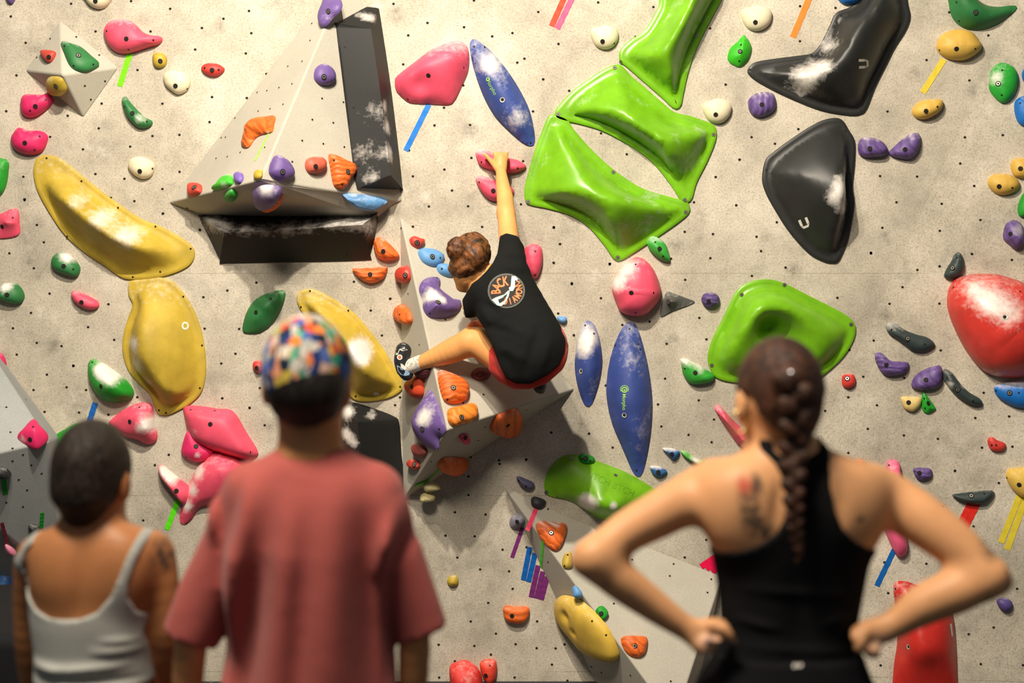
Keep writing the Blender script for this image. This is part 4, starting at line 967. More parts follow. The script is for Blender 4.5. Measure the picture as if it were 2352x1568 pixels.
# the left edge volume
H((34, 36, 40), "-12 1075 10 1073 25 1085 15 1092 -12 1092", .04, 'black hold above a green tape at the left edge', fr='Ed', lift=.002)
tape((20, 150, 40), 8, 1090, 12, 1135, 11, 'green tape at the left edge under a black hold', fr='Ed')
tape((20, 150, 40), 97, 1177, 94, 1214, 9, 'green tape above the white tank top\'s left strap', fr='Ed')
H((40, 42, 46), "65 1208 75 1203 90 1210 86 1225 70 1228", .04, 'black hold beside the short-haired woman\'s left shoulder', fr='Ed', lift=.002)
tape((110, 40, 50), 4, 1200, 18, 1252, 8, 'dark red tape at the left edge', fr='Ed')
H((222, 130, 160), "12 1250 25 1254 36 1265 26 1272 12 1264", .03, 'small pink hold under the dark red tape at the left edge', fr='Ed', lift=.002)
# ------------------------------------------------------------------ people: one continuous surface each, grown from a smooth distance field
def W3(px, py, Y): return np.array(W(px, py, Y))
def S(Y): return Y / (FPX * math.cos(PITCH))           # metres per photo pixel at that distance

class Field:
    def __init__(s, lo, hi, h):
        s.h = h; s.lo = np.array(lo, float)
        s.n = [int(math.ceil((b - a) / h)) + 1 for a, b in zip(lo, hi)]
        s.ax = [s.lo[i] + h * np.arange(s.n[i]) for i in range(3)]
        s.d = np.full(s.n, 0.25, np.float32)
    def sl(s, lo, hi):
        r = []
        for i in range(3):
            a = max(0, int((lo[i] - s.lo[i]) / s.h) - 1); b = min(s.n[i], int((hi[i] - s.lo[i]) / s.h) + 2)
            if b <= a: return None
            r.append(slice(a, b))
        return tuple(r)
    def g(s, sl):
        return (s.ax[0][sl[0]][:, None, None], s.ax[1][sl[1]][None, :, None], s.ax[2][sl[2]][None, None, :])
    def blend(s, sl, e, k, op='add'):
        d = s.d[sl]
        if op == 'add':
            h = np.clip(0.5 + 0.5 * (e - d) / k, 0, 1) if k else None
            r = e * (1 - h) + d * h - k * h * (1 - h) if k else np.minimum(d, e)
        else:                                        # cut away
            e = -e
            h = np.clip(0.5 - 0.5 * (e - d) / k, 0, 1) if k else None
            r = e * (1 - h) + d * h + k * h * (1 - h) if k else np.maximum(d, e)
        s.d[sl] = r
    def cap(s, a, b, ra, rb, k=0.02, op='add', ys=1.0, flat=False):
        """tapered limb from a to b; ys < 1 flattens it front to back"""
        a = np.array(a, float); b = np.array(b, float); R = max(ra, rb) + k + 0.03
        sl = s.sl(np.minimum(a, b) - R, np.maximum(a, b) + R)
        if sl is None: return
        x, y, z = s.g(sl)
        ab = b - a; ab2 = ab.copy(); ab2[1] /= ys; L = float(ab2 @ ab2)
        px_, py_, pz_ = x - a[0], (y - a[1]) / ys, z - a[2]
        t0 = (px_ * ab2[0] + py_ * ab2[1] + pz_ * ab2[2]) / max(L, 1e-9)
        t = np.clip(t0, 0, 1)
        d = np.sqrt((px_ - ab2[0] * t) ** 2 + (py_ - ab2[1] * t) ** 2 + (pz_ - ab2[2] * t) ** 2) - (ra + (rb - ra) * t)
        if flat: d = np.maximum(d, (t0 - 1.0) * math.sqrt(L))
        s.blend(sl, d, k, op)
    def chain(s, pts, k=0.02, ys=1.0, op='add'):
        """pts: (px, py, Y, radius in photo px)"""
        if k >= 0.02 and len(pts) > 2:               # a smooth run through the joints
            A = np.array(pts, float); A = np.vstack([2 * A[0] - A[1], A, 2 * A[-1] - A[-2]]); out = []
            for i in range(1, len(A) - 2):
                for t in np.linspace(0, 1, 5)[:-1]:
                    out.append(0.5 * (2 * A[i] + (A[i + 1] - A[i - 1]) * t + (2 * A[i - 1] - 5 * A[i] + 4 * A[i + 1] - A[i + 2]) * t * t + (3 * A[i] - A[i - 1] - 3 * A[i + 1] + A[i + 2]) * t ** 3))
            pts = out + [A[-2]]
        C_ = np.array([W3(*p[:3]) for p in pts]); R_ = np.array([p[3] * S(p[2]) for p in pts]); m = R_.max() + k + 0.03
        sl = s.sl(C_.min(0) - m, C_.max(0) + m)
        if sl is None: return
        keep, s.d = s.d, np.full(s.n, 0.25, np.float32)
        for i in range(len(pts) - 1): s.cap(C_[i], C_[i + 1], R_[i], R_[i + 1], 0.002, 'add', ys)
        e = s.d[sl]; s.d = keep
        s.blend(sl, e, k, op)
    def ell(s, c, r, R=None, k=0.02, op='add'):
        c = np.array(c, float); r = np.array(r, float); m = r.max() + k + 0.03
        sl = s.sl(c - m, c + m)
        if sl is None: return
        x, y, z = s.g(sl); x = x - c[0]; y = y - c[1]; z = z - c[2]
        if R is not None:
            x, y, z = (R[0][0] * x + R[1][0] * y + R[2][0] * z, R[0][1] * x + R[1][1] * y + R[2][1] * z, R[0][2] * x + R[1][2] * y + R[2][2] * z)
        k0 = np.sqrt((x / r[0]) ** 2 + (y / r[1]) ** 2 + (z / r[2]) ** 2)
        k1 = np.sqrt((x / r[0] ** 2) ** 2 + (y / r[1] ** 2) ** 2 + (z / r[2] ** 2) ** 2)
        s.blend(sl, k0 * (k0 - 1) / np.maximum(k1, 1e-6), k, op)
    def loft(s, rows, Y, k=0.03, n=2.6, op='add', grow=0.0, yc=0.0):
        """rows: (py, x left, x right, half depth m[, y shift]) standing trunk at distance Y"""
        rows = sorted(rows, key=lambda r: -r[0])
        z = np.array([W3(1176, r[0], Y)[2] for r in rows])
        xl = np.array([W3(r[1], r[0], Y)[0] for r in rows]); xr = np.array([W3(r[2], r[0], Y)[0] for r in rows])
        dp = np.array([r[3] for r in rows]); ys = np.array([(r[4] if len(r) > 4 else 0) for r in rows])
        m = 0.08
        sl = s.sl((xl.min() - m, Y - dp.max() - m - 0.15, z[0] - m), (xr.max() + m, Y + dp.max() + m + 0.15, z[-1] + m))
        if sl is None: return
        X, Y_, Z = s.g(sl)
        zz = Z.ravel()
        L = np.interp(zz, z, xl); R = np.interp(zz, z, xr); D_ = np.interp(zz, z, dp) + grow; YS = np.interp(zz, z, ys)
        kk = max(1, int(0.028 / s.h)); ker = np.hanning(2 * kk + 3)[1:-1]; ker /= ker.sum()
        L, R, D_, YS = [np.convolve(np.pad(q_, kk, mode='edge'), ker, mode='valid') for q_ in (L, R, D_, YS)]
        cx = ((L + R) / 2)[None, None, :]; w = ((R - L) / 2 + grow)[None, None, :]; D_ = D_[None, None, :]; YS = YS[None, None, :]
        q = ((np.abs(X - cx) / w) ** n + (np.abs(Y_ - Y - yc - YS) / D_) ** n) ** (1.0 / n)
        d = (q - 1) * np.minimum(w, D_) * 0.9
        d = np.maximum(d, np.maximum(Z - (z[-1] + grow), (z[0] - grow) - Z))
        s.blend(sl, d, k, op)
    def poly(s, pts, Y, op='keep', k=0.004):
        """keep or cut the part whose view from behind lies inside the outline (photo points at distance Y)"""
        w = np.array([W3(x, y, Y)[[0, 2]] for x, y in pts])
        X, Z = np.meshgrid(s.ax[0], s.ax[2], indexing='ij')
        d = np.full(X.shape, 1e9); sg = np.zeros(X.shape, int)
        for (x1, z1), (x2, z2) in zip(w, np.roll(w, -1, 0)):
            ex, ez = x2 - x1, z2 - z1
            t = np.clip(((X - x1) * ex + (Z - z1) * ez) / max(ex * ex + ez * ez, 1e-12), 0, 1)
            d = np.minimum(d, (X - x1 - ex * t) ** 2 + (Z - z1 - ez * t) ** 2)
            c = ((z1 > Z) != (z2 > Z)) & (X < ex * (Z - z1) / (ez if abs(ez) > 1e-9 else 1e-9) + x1)
            sg += c
        d = np.sqrt(d) * np.where(sg % 2 == 1, -1, 1)
        d = d[:, None, :].astype(np.float32)
        s.d = np.maximum(s.d, d if op == 'keep' else -d)
    def plane(s, c, n):
        """keep the side the normal points away from"""
        n = np.array(n, float); n /= np.linalg.norm(n)
        x, y, z = s.g((slice(None),) * 3)
        s.d = np.maximum(s.d, (x - c[0]) * n[0] + (y - c[1]) * n[1] + (z - c[2]) * n[2]).astype(np.float32)
    def fold(s, pts, Y, amp, w, side=-1):
        """a soft ridge (amp > 0) or valley in cloth along a line seen on the back"""
        a = W3(pts[0], pts[1], Y)[[0, 2]]; b = W3(pts[2], pts[3], Y)[[0, 2]]; ww = w * S(Y)
        X, Z = np.meshgrid(s.ax[0], s.ax[2], indexing='ij')
        e = b - a; L = e @ e
        t0 = ((X - a[0]) * e[0] + (Z - a[1]) * e[1]) / L; t = np.clip(t0, 0, 1)
        q = (X - a[0] - e[0] * t) ** 2 + (Z - a[1] - e[1] * t) ** 2
        f = amp * np.exp(-q / (2 * ww * ww)) * np.sin(np.pi * np.clip(t0, 0.0, 1.0)) * 1.15
        msk = 1.0 / (1 + np.exp(np.clip((s.ax[1] - Y) * 60, -30, 30))) if side else np.ones(s.n[1])
        s.d -= (f[:, None, :] * msk[None, :, None]).astype(np.float32)
    def mesh(s, name, mat, parent=None, org=(0, 0, 0)):
        d = s.d.copy()
        d[0], d[-1] = 1, 1; d[:, 0], d[:, -1] = 1, 1; d[:, :, 0], d[:, :, -1] = 1, 1
        ins = d < 0
        c = ins[:-1, :-1, :-1].astype(np.int8)
        off = [(i, j, k) for i in (0, 1) for j in (0, 1) for k in (0, 1)]
        nx, ny, nz = d.shape
        c = sum(ins[i:nx - 1 + i, j:ny - 1 + j, k:nz - 1 + k].astype(np.int8) for i, j, k in off)
        I, J, K2 = np.nonzero((c > 0) & (c < 8))
        vid = np.full((nx - 1, ny - 1, nz - 1), -1, np.int64); vid[I, J, K2] = np.arange(len(I))
        acc = np.zeros((len(I), 3)); cnt = np.zeros(len(I))
        for o in off:
            for ax in range(3):
                if o[ax]: continue
                o2 = list(o); o2[ax] = 1
                d0 = d[I + o[0], J + o[1], K2 + o[2]]; d1 = d[I + o2[0], J + o2[1], K2 + o2[2]]
                m = (d0 < 0) != (d1 < 0)
                t = np.where(m, d0 / np.where(m, d0 - d1, 1), 0)
                pos = np.stack([np.full(len(I), float(o[0])), np.full(len(I), float(o[1])), np.full(len(I), float(o[2]))], 1)
                pos[:, ax] += t
                acc += pos * m[:, None]; cnt += m
        P_ = acc / cnt[:, None] + np.stack([I, J, K2], 1)
        V = P_ * s.h + s.lo - np.array(org)
        F = []
        for ax in range(3):
            sl0 = [slice(None)] * 3; sl1 = [slice(None)] * 3
            sl0[ax] = slice(0, -1); sl1[ax] = slice(1, None)
            a, b = ins[tuple(sl0)], ins[tuple(sl1)]
            m = a != b
            q = np.nonzero(m)
            up = a[q]
            u, v = [(1, 2), (2, 0), (0, 1)][ax]
            def vv(du, dv):
                ix = [q[0].copy(), q[1].copy(), q[2].copy()]
                ix[u] = ix[u] - du; ix[v] = ix[v] - dv
                return vid[ix[0], ix[1], ix[2]]
            quad = np.stack([vv(1, 1), vv(0, 1), vv(0, 0), vv(1, 0)], 1)
            quad[~up] = quad[~up][:, ::-1]
            F.append(quad)
        F = np.concatenate(F)
        me = bpy.data.meshes.new(name)
        me.vertices.add(len(V)); me.vertices.foreach_set('co', V.astype(np.float32).ravel())
        me.loops.add(len(F) * 4); me.loops.foreach_set('vertex_index', F.astype(np.int32).ravel())
        me.polygons.add(len(F)); me.polygons.foreach_set('loop_start', np.arange(0, len(F) * 4, 4, dtype=np.int32))
        me.polygons.foreach_set('use_smooth', [True] * len(F))
        me.materials.append(mat)
        me.update(calc_edges=True)
        o = put(bpy.data.objects.new(name, me), parent)
        return o

def person(x, y, label):
    e = bpy.data.objects.new('person', None)
    e.location = (x, y, 0); e.empty_display_size = 0.2
    COL.objects.link(e)
    return tag(e, label, 'person')

def paint(o, name, f):
    """store a per-vertex mask"""
    me = o.data; n = len(me.vertices)
    co = np.empty(n * 3); me.vertices.foreach_get('co', co); co = co.reshape(-1, 3)
    a = me.attributes.new(name, 'FLOAT', 'POINT'); a.data.foreach_set('value', f(co).astype(np.float32))

def skin_mat(name, rgb, tattoos=False):
    t = NT(name); r = Vector(rgb)
    c = t.ramp(t.noise(7, 4, 0.6), [(0.3, lin(r * 0.93)), (0.7, lin([min(255, q * 1.04) for q in r]))])
    if tattoos:
        at = t.node('ShaderNodeAttribute', attribute_name='ink')
        f = t.ramp(t.math('MULTIPLY', at.outputs['Fac'], t.ramp(t.noise(55, 5, 0.75), [(0.36, K), (0.56, Wt)])), [(0.05, K), (0.65, Wt)])
        c = t.mix(t.math('MULTIPLY', f, 0.85), c, lin((58, 58, 56)))
        at2 = t.node('ShaderNodeAttribute', attribute_name='red_ink')
        c = t.mix(t.math('MULTIPLY', at2.outputs['Fac'], 0.8), c, lin((226, 92, 70)))
        at3 = t.node('ShaderNodeAttribute', attribute_name='chalked')
        c = t.mix(t.math('MULTIPLY', at3.outputs['Fac'], 0.55), c, lin((226, 204, 200)))
    t.bump(t.noise(180, 3, 0.6), 0.08, 0.001)
    m = t.set(Base_Color=c, Roughness=0.5, Specular_IOR_Level=0.35)
    t.b.inputs['Subsurface Weight'].default_value = 0.12
    t.b.inputs['Subsurface Radius'].default_value = (0.012, 0.005, 0.003)
    return m

def cloth_mat(name, rgb, scale=900, wrinkle=0.0, rough=0.9):
    t = NT(name); r = Vector(rgb)
    c = t.ramp(t.noise(5, 4, 0.6), [(0.3, lin(r * 0.95)), (0.7, lin(r * 1.03))])
    c = t.mix(0.25, c, t.ramp(t.noise(scale, 2, 0.6), [(0.35, (0.6,) * 3), (0.6, Wt)]), 'MULTIPLY')
    h = t.noise(scale, 2, 0.7)
    if wrinkle:
        w = t.noise(wrinkle, 3, 0.5)
        h = t.math('ADD', t.math('MULTIPLY', w, 6.0), t.math('MULTIPLY', h, 0.3))
        t.bump(h, 0.5, 0.004)
    else: t.bump(h, 0.25, 0.001)
    m = t.set(Base_Color=c, Roughness=rough, Specular_IOR_Level=0.1)
    t.b.inputs['Sheen Weight'].default_value = 0.15 if sum(rgb) > 200 else 0.0
    return m

def hair_mat(name, dark, lite, scale=40, axis=(1, 1, 0.25)):
    t = NT(name)
    mp = t.n.new('ShaderNodeMapping'); mp.inputs['Scale'].default_value = axis
    t.l.new(t.tc.outputs['Object'], mp.inputs[0])
    n = t.node('ShaderNodeTexNoise', Scale=scale, Detail=6.0, Roughness=0.65, Distortion=1.2)
    t.l.new(mp.outputs[0], n.inputs['Vector'])
    c = t.ramp(n.outputs['Fac'], [(0.38, lin(dark)), (0.66, lin(lite))])
    t.bump(n.outputs['Fac'], 0.7, 0.006)
    return t.set(Base_Color=c, Roughness=0.5, Specular_IOR_Level=0.35)

EYE = mat_plain('eye_white', (220, 215, 205), 0.2)

def axes(yaw, pitch=0.0, roll=0.0):
    """columns: right, forward, up of a head; yaw turns to the viewer's right"""
    m = Matrix.Rotation(-yaw, 3, 'Z') @ Matrix.Rotation(pitch, 3, 'X') @ Matrix.Rotation(roll, 3, 'Y')
    return [list(m[0]), list(m[1]), list(m[2])]
def at(c, R, r, f, u):
    return np.array([c[i] + R[i][0] * r + R[i][1] * f + R[i][2] * u for i in range(3)])

def head(F, c, R, k=1.0):
    """skull, jaw, nose, brow, lips and ears; c is the middle of the skull, k the size"""
    F.ell(at(c, R, 0, -0.008 * k, 0.012 * k), (0.074 * k, 0.094 * k, 0.098 * k), R, 0.01)
    F.ell(at(c, R, 0, 0.030 * k, -0.055 * k), (0.056 * k, 0.060 * k, 0.062 * k), R, 0.03)
    F.ell(at(c, R, 0, 0.072 * k, -0.100 * k), (0.024 * k, 0.018 * k, 0.018 * k), R, 0.025)
    F.ell(at(c, R, 0, 0.084 * k, 0.012 * k), (0.050 * k, 0.012 * k, 0.012 * k), R, 0.02)
    F.cap(at(c, R, 0, 0.086 * k, 0.005 * k), at(c, R, 0, 0.112 * k, -0.034 * k), 0.008 * k, 0.012 * k, 0.012)
    F.ell(at(c, R, 0, 0.090 * k, -0.064 * k), (0.024 * k, 0.010 * k, 0.009 * k), R, 0.008)
    for s in (-1, 1):
        F.ell(at(c, R, s * 0.030 * k, 0.098 * k, -0.004 * k), (0.015 * k, 0.010 * k, 0.010 * k), R, 0.01, 'cut')
        e = at(c, R, s * 0.077 * k, -0.004 * k, -0.020 * k)
        F.ell(e, (0.009 * k, 0.021 * k, 0.033 * k), R, 0.006)
        F.ell(at(c, R, s * 0.072 * k, 0.002 * k, -0.040 * k), (0.007 * k, 0.012 * k, 0.014 * k), R, 0.006)

def eyes(parent, c, R, k, org):
    for s in (-1, 1):
        p = at(c, R, s * 0.030 * k, 0.082 * k, -0.004 * k)
        V = []; Fc = []
        me = bpy.data.meshes.new('eye'); bm = bmesh.new(); bmesh.ops.create_uvsphere(bm, u_segments=12, v_segments=8, radius=0.0115 * k)
        bm.to_mesh(me); bm.free(); me.materials.append(EYE)
        me.polygons.foreach_set('use_smooth', [True] * len(me.polygons))
        o = put(bpy.data.objects.new('eye', me), parent); o.location = Vector(p) - Vector(org)


HR = 0.006   # fineness of the bodies

# ================================================================== the man in the red tee
YB = 2.78
orgB = (W3(708, 1400, YB)[0], YB, 0)
skinB = skin_mat('warm_skin', (214, 150, 98))
manB = person(orgB[0], orgB[1], 'person in a faded red oversized tee and a colourful patterned cap, seen from behind')
cB = W3(706, 868, YB)
RB = axes(0.04, -0.05)
F = Field((orgB[0] - 0.42, YB - 0.26, -0.02), (orgB[0] + 0.42, YB + 0.30, 1.86), 0.008)
head(F, cB, RB, 1.04)
F.cap(W3(712, 930, YB), W3(714, 1060, YB - .01), 0.061, 0.064, 0.02)
F.loft([(1060, 640, 785, .045), (1100, 615, 810, .06), (1160, 590, 830, .08), (1300, 575, 845, .09), (1450, 580, 840, .085), (1650, 560, 858, .10), (1750, 550, 868, .11)], YB, 0.05)
F.chain([(590, 1150, YB, 30), (478, 1310, YB, 27), (440, 1470, YB, 38), (428, 1640, YB + .04, 32), (430, 1740, YB + .08, 24)], 0.03)
F.chain([(838, 1150, YB, 30), (936, 1310, YB, 27), (952, 1450, YB, 37), (945, 1640, YB + .04, 32), (942, 1740, YB + .08, 24)], 0.03)
for x in (430, 942):                                  # hands below the frame
    F.chain([(x, 1745, YB + .08, 24), (x, 1800, YB + .09, 26)], 0.01, .6)
    for i in range(4): F.chain([(x - 20 + 13 * i, 1805, YB + .09, 9), (x - 20 + 13 * i, 1850, YB + .11, 8), (x - 18 + 12 * i, 1885 - abs(i - 1.5) * 8, YB + .12, 7)], 0.004)
    F.chain([(x + (22 if x < 700 else -22), 1770, YB + .1, 11), (x + (34 if x < 700 else -34), 1830, YB + .12, 8)], 0.006)
for x0, x1 in ((630, 640), (788, 778)):
    F.chain([(x0, 1780, YB, 92), (x1, 2180, YB + .01, 62), (x1, 2260, YB, 56), (x1, 2480, YB - .02, 48), (x1, 2730, YB - .02, 34)], 0.03)
    F.cap(W3(x1, 2770, YB - .02), W3(x1, 2800, YB + .14), .036, .034, .02)
body = F.mesh('body', skinB, manB, orgB)
eyes(body, cB, RB, 1.04, orgB)
# hair
F = Field(cB - 0.17, cB + 0.17, 0.004)
F.ell(at(cB, RB, 0, -.012, .004), (.0835, .104, .112), RB, .01)
F.cap(W3(708, 900, YB - .05), W3(712, 965, YB - .035), .068, .048, .02)
F.plane(at(cB, RB, 0, .04, 0), at((0, 0, 0), RB, 0, 1, 0))
F.poly([(600, 700), (820, 700), (806, 900), (790, 930), (778, 952), (740, 968), (700, 972), (660, 962), (640, 945), (622, 915), (605, 895)], YB)
F.mesh('hair', hair_mat('black_hair', (20, 17, 15), (38, 32, 28), 60), manB, orgB)
# cap
t = NT('patchwork_cap_print')
mp = t.n.new('ShaderNodeMapping'); mp.inputs['Scale'].default_value = (1.0, 1.0, 0.62); mp.inputs['Rotation'].default_value = (0.1, 0.4, 0.3)
t.l.new(t.tc.outputs['Object'], mp.inputs[0])
v = t.node('ShaderNodeTexVoronoi', Scale=60.0, Randomness=1.0); v.distance = 'MANHATTAN'
t.l.new(mp.outputs[0], v.inputs['Vector'])
sp = t.n.new('ShaderNodeSeparateColor'); t.l.new(v.outputs['Color'], sp.inputs[0])
pal = [(232, 222, 208), (40, 60, 120), (246, 138, 60), (44, 150, 118), (236, 196, 176), (86, 110, 180), (40, 62, 58), (232, 92, 60), (216, 190, 84), (180, 186, 180), (24, 44, 60), (240, 164, 120), (110, 196, 170), (206, 200, 190)]
stops = [(i / len(pal), lin(c)) for i, c in enumerate(pal)]
c = t.ramp(sp.outputs[0], stops, 'CONSTANT')
v2 = t.node('ShaderNodeTexVoronoi', Scale=60.0, Randomness=1.0, feature='DISTANCE_TO_EDGE'); t.l.new(mp.outputs[0], v2.inputs['Vector'])
c = t.mix(t.ramp(v2.outputs['Distance'], [(0.01, (.7,) * 3), (0.05, K)]), c, lin((60, 66, 66)))
capm = t.set(Base_Color=c, Roughness=0.85, Specular_IOR_Level=0.15)
F = Field(cB - 0.24, cB + 0.24, 0.005)
F.ell(at(cB, RB, 0, -.008, .008), (.0885, .111, .118), RB, .01)
F.poly([(590, 700), (820, 700), (808, 800), (806, 850), (802, 905), (770, 902), (748, 893), (735, 880), (700, 870), (668, 885), (655, 905), (630, 893), (607, 880), (603, 850)], YB)
F.ell(at(cB, RB, 0, .125, .022), (.070, .075, .007), axes(.04, -.25), .01)
hat = F.mesh('cap', capm, manB, orgB)
F = Field(cB - 0.14, cB + 0.14, 0.004)
F.ell(at(cB, RB, 0, -.010, .004), (.0865, .1075, .112), RB, .01)
F.poly([(652, 893), (700, 905), (752, 897), (752, 909), (700, 918), (652, 906)], YB)
F.plane(at(cB, RB, 0, -.03, 0), at((0, 0, 0), RB, 0, 1, 0))
st = F.mesh('cap_strap', mat_plain('black_strap', (24, 24, 26), .7), hat, (0, 0, 0)); st.location = (0, 0, 0)
for v_ in st.data.vertices: v_.co -= Vector(orgB)
# tee
F = Field((orgB[0] - 0.44, YB - 0.30, W3(0, 1800, YB)[2]), (orgB[0] + 0.44, YB + 0.26, W3(0, 1000, YB)[2]), 0.007)
rowsB = [(1018, 652, 778, .062, -.005), (1032, 636, 796, .068), (1050, 606, 830, .080), (1070, 568, 866, .092), (1095, 532, 900, .104), (1130, 512, 918, .118), (1180, 506, 916, .128), (1260, 508, 912, .135),
         (1330, 514, 908, .135), (1420, 518, 906, .135), (1568, 506, 912, .135), (1790, 494, 922, .14)]
F.loft(rowsB, YB, 0.03, n=2.3)
F.cap(W3(578, 1122, YB), W3(436, 1462, YB + .01), 62 * S(YB), 66 * S(YB), 0.022, flat=True)
F.cap(W3(858, 1128, YB), W3(972, 1452, YB + .01), 66 * S(YB), 60 * S(YB), 0.022, flat=True)
F.cap(W3(452, 1420, YB), W3(428, 1500, YB + .01), 40 * S(YB), 47 * S(YB), 0.006, 'cut')
F.cap(W3(962, 1420, YB), W3(984, 1500, YB + .01), 36 * S(YB), 42 * S(YB), 0.006, 'cut')
for p_, a, w in [((650, 1050, 545, 1750), -.026, 30), ((590, 1090, 520, 1500), .014, 24), ((705, 1100, 615, 1750), .016, 30), ((730, 1060, 690, 1750), -.012, 22), ((780, 1060, 775, 1750), .012, 34),
                 ((840, 1060, 862, 1750), -.016, 26), ((890, 1080, 905, 1600), .010, 24), ((530, 1090, 512, 1340), -.014, 16), ((565, 1080, 548, 1260), -.012, 12), ((485, 1120, 505, 1250), .010, 12),
                 ((512, 1260, 530, 1560), -.012, 13), ((925, 1130, 880, 1320), .012, 16), ((900, 1230, 904, 1580), -.014, 13), ((985, 1170, 905, 1290), -.012, 13), ((660, 1250, 600, 1750), -.014, 36), ((430, 1180, 400, 1450), .006, 14),
                 ((640, 1040, 785, 1040), -.004, 5)]:
    F.fold(p_, YB, a, w)
F.cap(W3(713, 1000, YB), W3(713, 1045, YB), .0635, .066, .006, 'cut')
tee = F.mesh('tee_shirt', cloth_mat('faded_red_jersey', (188, 96, 90), 1000, 4), manB, orgB)
F = Field((orgB[0] - 0.4, YB - 0.26, 0.42), (orgB[0] + 0.4, YB + 0.26, W3(0, 1740, YB)[2]), 0.012)
F.loft([(1745, 530, 888, .12), (1900, 530, 888, .12)], YB, .03)
for x0, x1 in ((625, 630), (792, 790)): F.cap(W3(x0, 1850, YB), W3(x1, 2200, YB), .105, .10, .03, flat=True)
F.mesh('shorts', cloth_mat('dark_shorts_cloth', (36, 36, 40)), manB, orgB)

# ================================================================== the woman on the left
YA = 2.96
orgA = (W3(212, 1400, YA)[0], YA, 0)
woA = person(orgA[0], orgA[1], 'person with short dark hair in a white tank top, leftmost of the three standing watchers')
cA = W3(214, 1090, YA); RA = axes(0.16, -0.08, .03)
rowsA = [(1195, 168, 262, .045), (1212, 120, 312, .058), (1235, 88, 350, .072), (1270, 76, 356, .085), (1330, 74, 356, .098), (1420, 82, 348, .10), (1500, 92, 344, .095), (1560, 90, 350, .098), (1650, 72, 368, .115), (1740, 66, 374, .12)]
F = Field((orgA[0] - 0.30, YA - 0.24, -0.02), (orgA[0] + 0.30, YA + 0.26, cA[2] + 0.16), 0.008)
head(F, cA, RA, 0.97)
F.cap(W3(214, 1130, YA - .005), W3(212, 1225, YA - .01), .050, .056, .025)
F.loft(rowsA, YA, .04, n=2.3)
F.chain([(100, 1258, YA, 34), (68, 1284, YA + .02, 33), (60, 1400, YA + .05, 29), (64, 1510, YA + .08, 27), (90, 1690, YA + .17, 22)], .03)
F.chain([(330, 1258, YA, 40), (364, 1272, YA, 38), (382, 1400, YA, 33), (386, 1500, YA + .02, 30), (378, 1690, YA + .14, 22)], .03)
for x in (92, 377):
    F.chain([(x, 1690, YA + .16, 22), (x, 1740, YA + .19, 23)], .01, .7)
    for i in range(4): F.chain([(x - 16 + 11 * i, 1745, YA + .19, 8), (x - 16 + 11 * i, 1785, YA + .2, 7), (x - 14 + 10 * i, 1815 - abs(i - 1.5) * 7, YA + .2, 6)], .004)
    F.chain([(x + (18 if x < 200 else -18), 1715, YA + .18, 9), (x + (28 if x < 200 else -28), 1765, YA + .2, 7)], .005)
F.ell(W3(150, 1300, YA - .045), (.05, .045, .075), None, .05); F.ell(W3(280, 1300, YA - .045), (.05, .045, .075), None, .05)
F.fold((214, 1230, 214, 1600), YA, -.006, 12)
for x0, x1 in ((150, 160), (290, 280)):
    F.chain([(x0, 1700, YA, 84), (x1, 2060, YA, 56), (x1, 2150, YA, 50), (x1, 2350, YA - .02, 44), (x1, 2610, YA - .02, 30)], .03)
    F.cap(W3(x1, 2650, YA - .02), W3(x1, 2668, YA + .13), .032, .030, .02)
skinA = skin_mat('tan_skin', (188, 126, 80), True)
body = F.mesh('body', skinA, woA, orgA)
def blobs(Y, org, lst):
    def f(co):
        v = np.zeros(len(co))
        for x, y, rx, ry, s in lst:
            w = W3(x, y, Y) - np.array(org)
            v += s * np.exp(-(((co[:, 0] - w[0]) / (rx * S(Y))) ** 2 + ((co[:, 2] - w[2]) / (ry * S(Y))) ** 2)) * (co[:, 1] < w[1] + .05)
        return np.clip(v, 0, 1)
    return f
paint(body, 'ink', blobs(YA, orgA, [(383, 1275, 18, 28, 1.2), (372, 1240, 12, 12, .7)]))
eyes(body, cA, RA, .97, orgA)
F = Field(cA - 0.17, cA + 0.17, 0.004)
F.ell(at(cA, RA, 0, -.010, .014), (.0775, .103, .103), RA, .01)
F.cap(at(cA, RA, 0, -.052, -.04), at(cA, RA, 0, -.045, -.066), .056, .042, .03)
F.plane(at(cA, RA, 0, .045, .02), at((0, 0, 0), RA, 0, .9, -.45))
for s_ in (-1, 1): F.ell(at(cA, RA, s_ * .078, .0, -.025), (.02, .024, .036), RA, .006, 'cut')
F.fold((150, 1000, 270, 1020), YA, .002, 30, 0)
F.mesh('hair', hair_mat('short_dark_hair', (16, 13, 11), (58, 44, 33), 70, (1, 1, .6)), woA, orgA)
F = Field((orgA[0] - 0.24, YA - 0.2, W3(0, 1585, YA)[2]), (orgA[0] + 0.24, YA + 0.22, W3(0, 1190, YA)[2]), 0.005)
F.loft(rowsA, YA, .04, n=2.3, grow=.006)
F.chain([(100, 1258, YA, 36), (68, 1284, YA + .02, 35)], .03); F.chain([(330, 1258, YA, 42), (352, 1268, YA, 40)], .03)
F.cap(W3(214, 1130, YA - .005), W3(212, 1225, YA - .01), .056, .062, .025)
F.ell(W3(150, 1300, YA - .045), (.056, .051, .081), None, .05); F.ell(W3(280, 1300, YA - .045), (.056, .051, .081), None, .05)
F.poly([(72, 1180), (66, 1236), (40, 1264), (28, 1300), (42, 1360), (72, 1440), (86, 1500), (84, 1556), (220, 1566), (358, 1556), (350, 1490), (342, 1440), (352, 1400), (333, 1385), (320, 1350), (322, 1320), (336, 1270), (358, 1217), (352, 1180),
        (336, 1180), (334, 1217), (318, 1258), (304, 1300), (285, 1345), (255, 1380), (215, 1397), (150, 1396), (110, 1380), (78, 1350), (66, 1318), (60, 1292), (70, 1264), (92, 1238), (96, 1180)], YA)
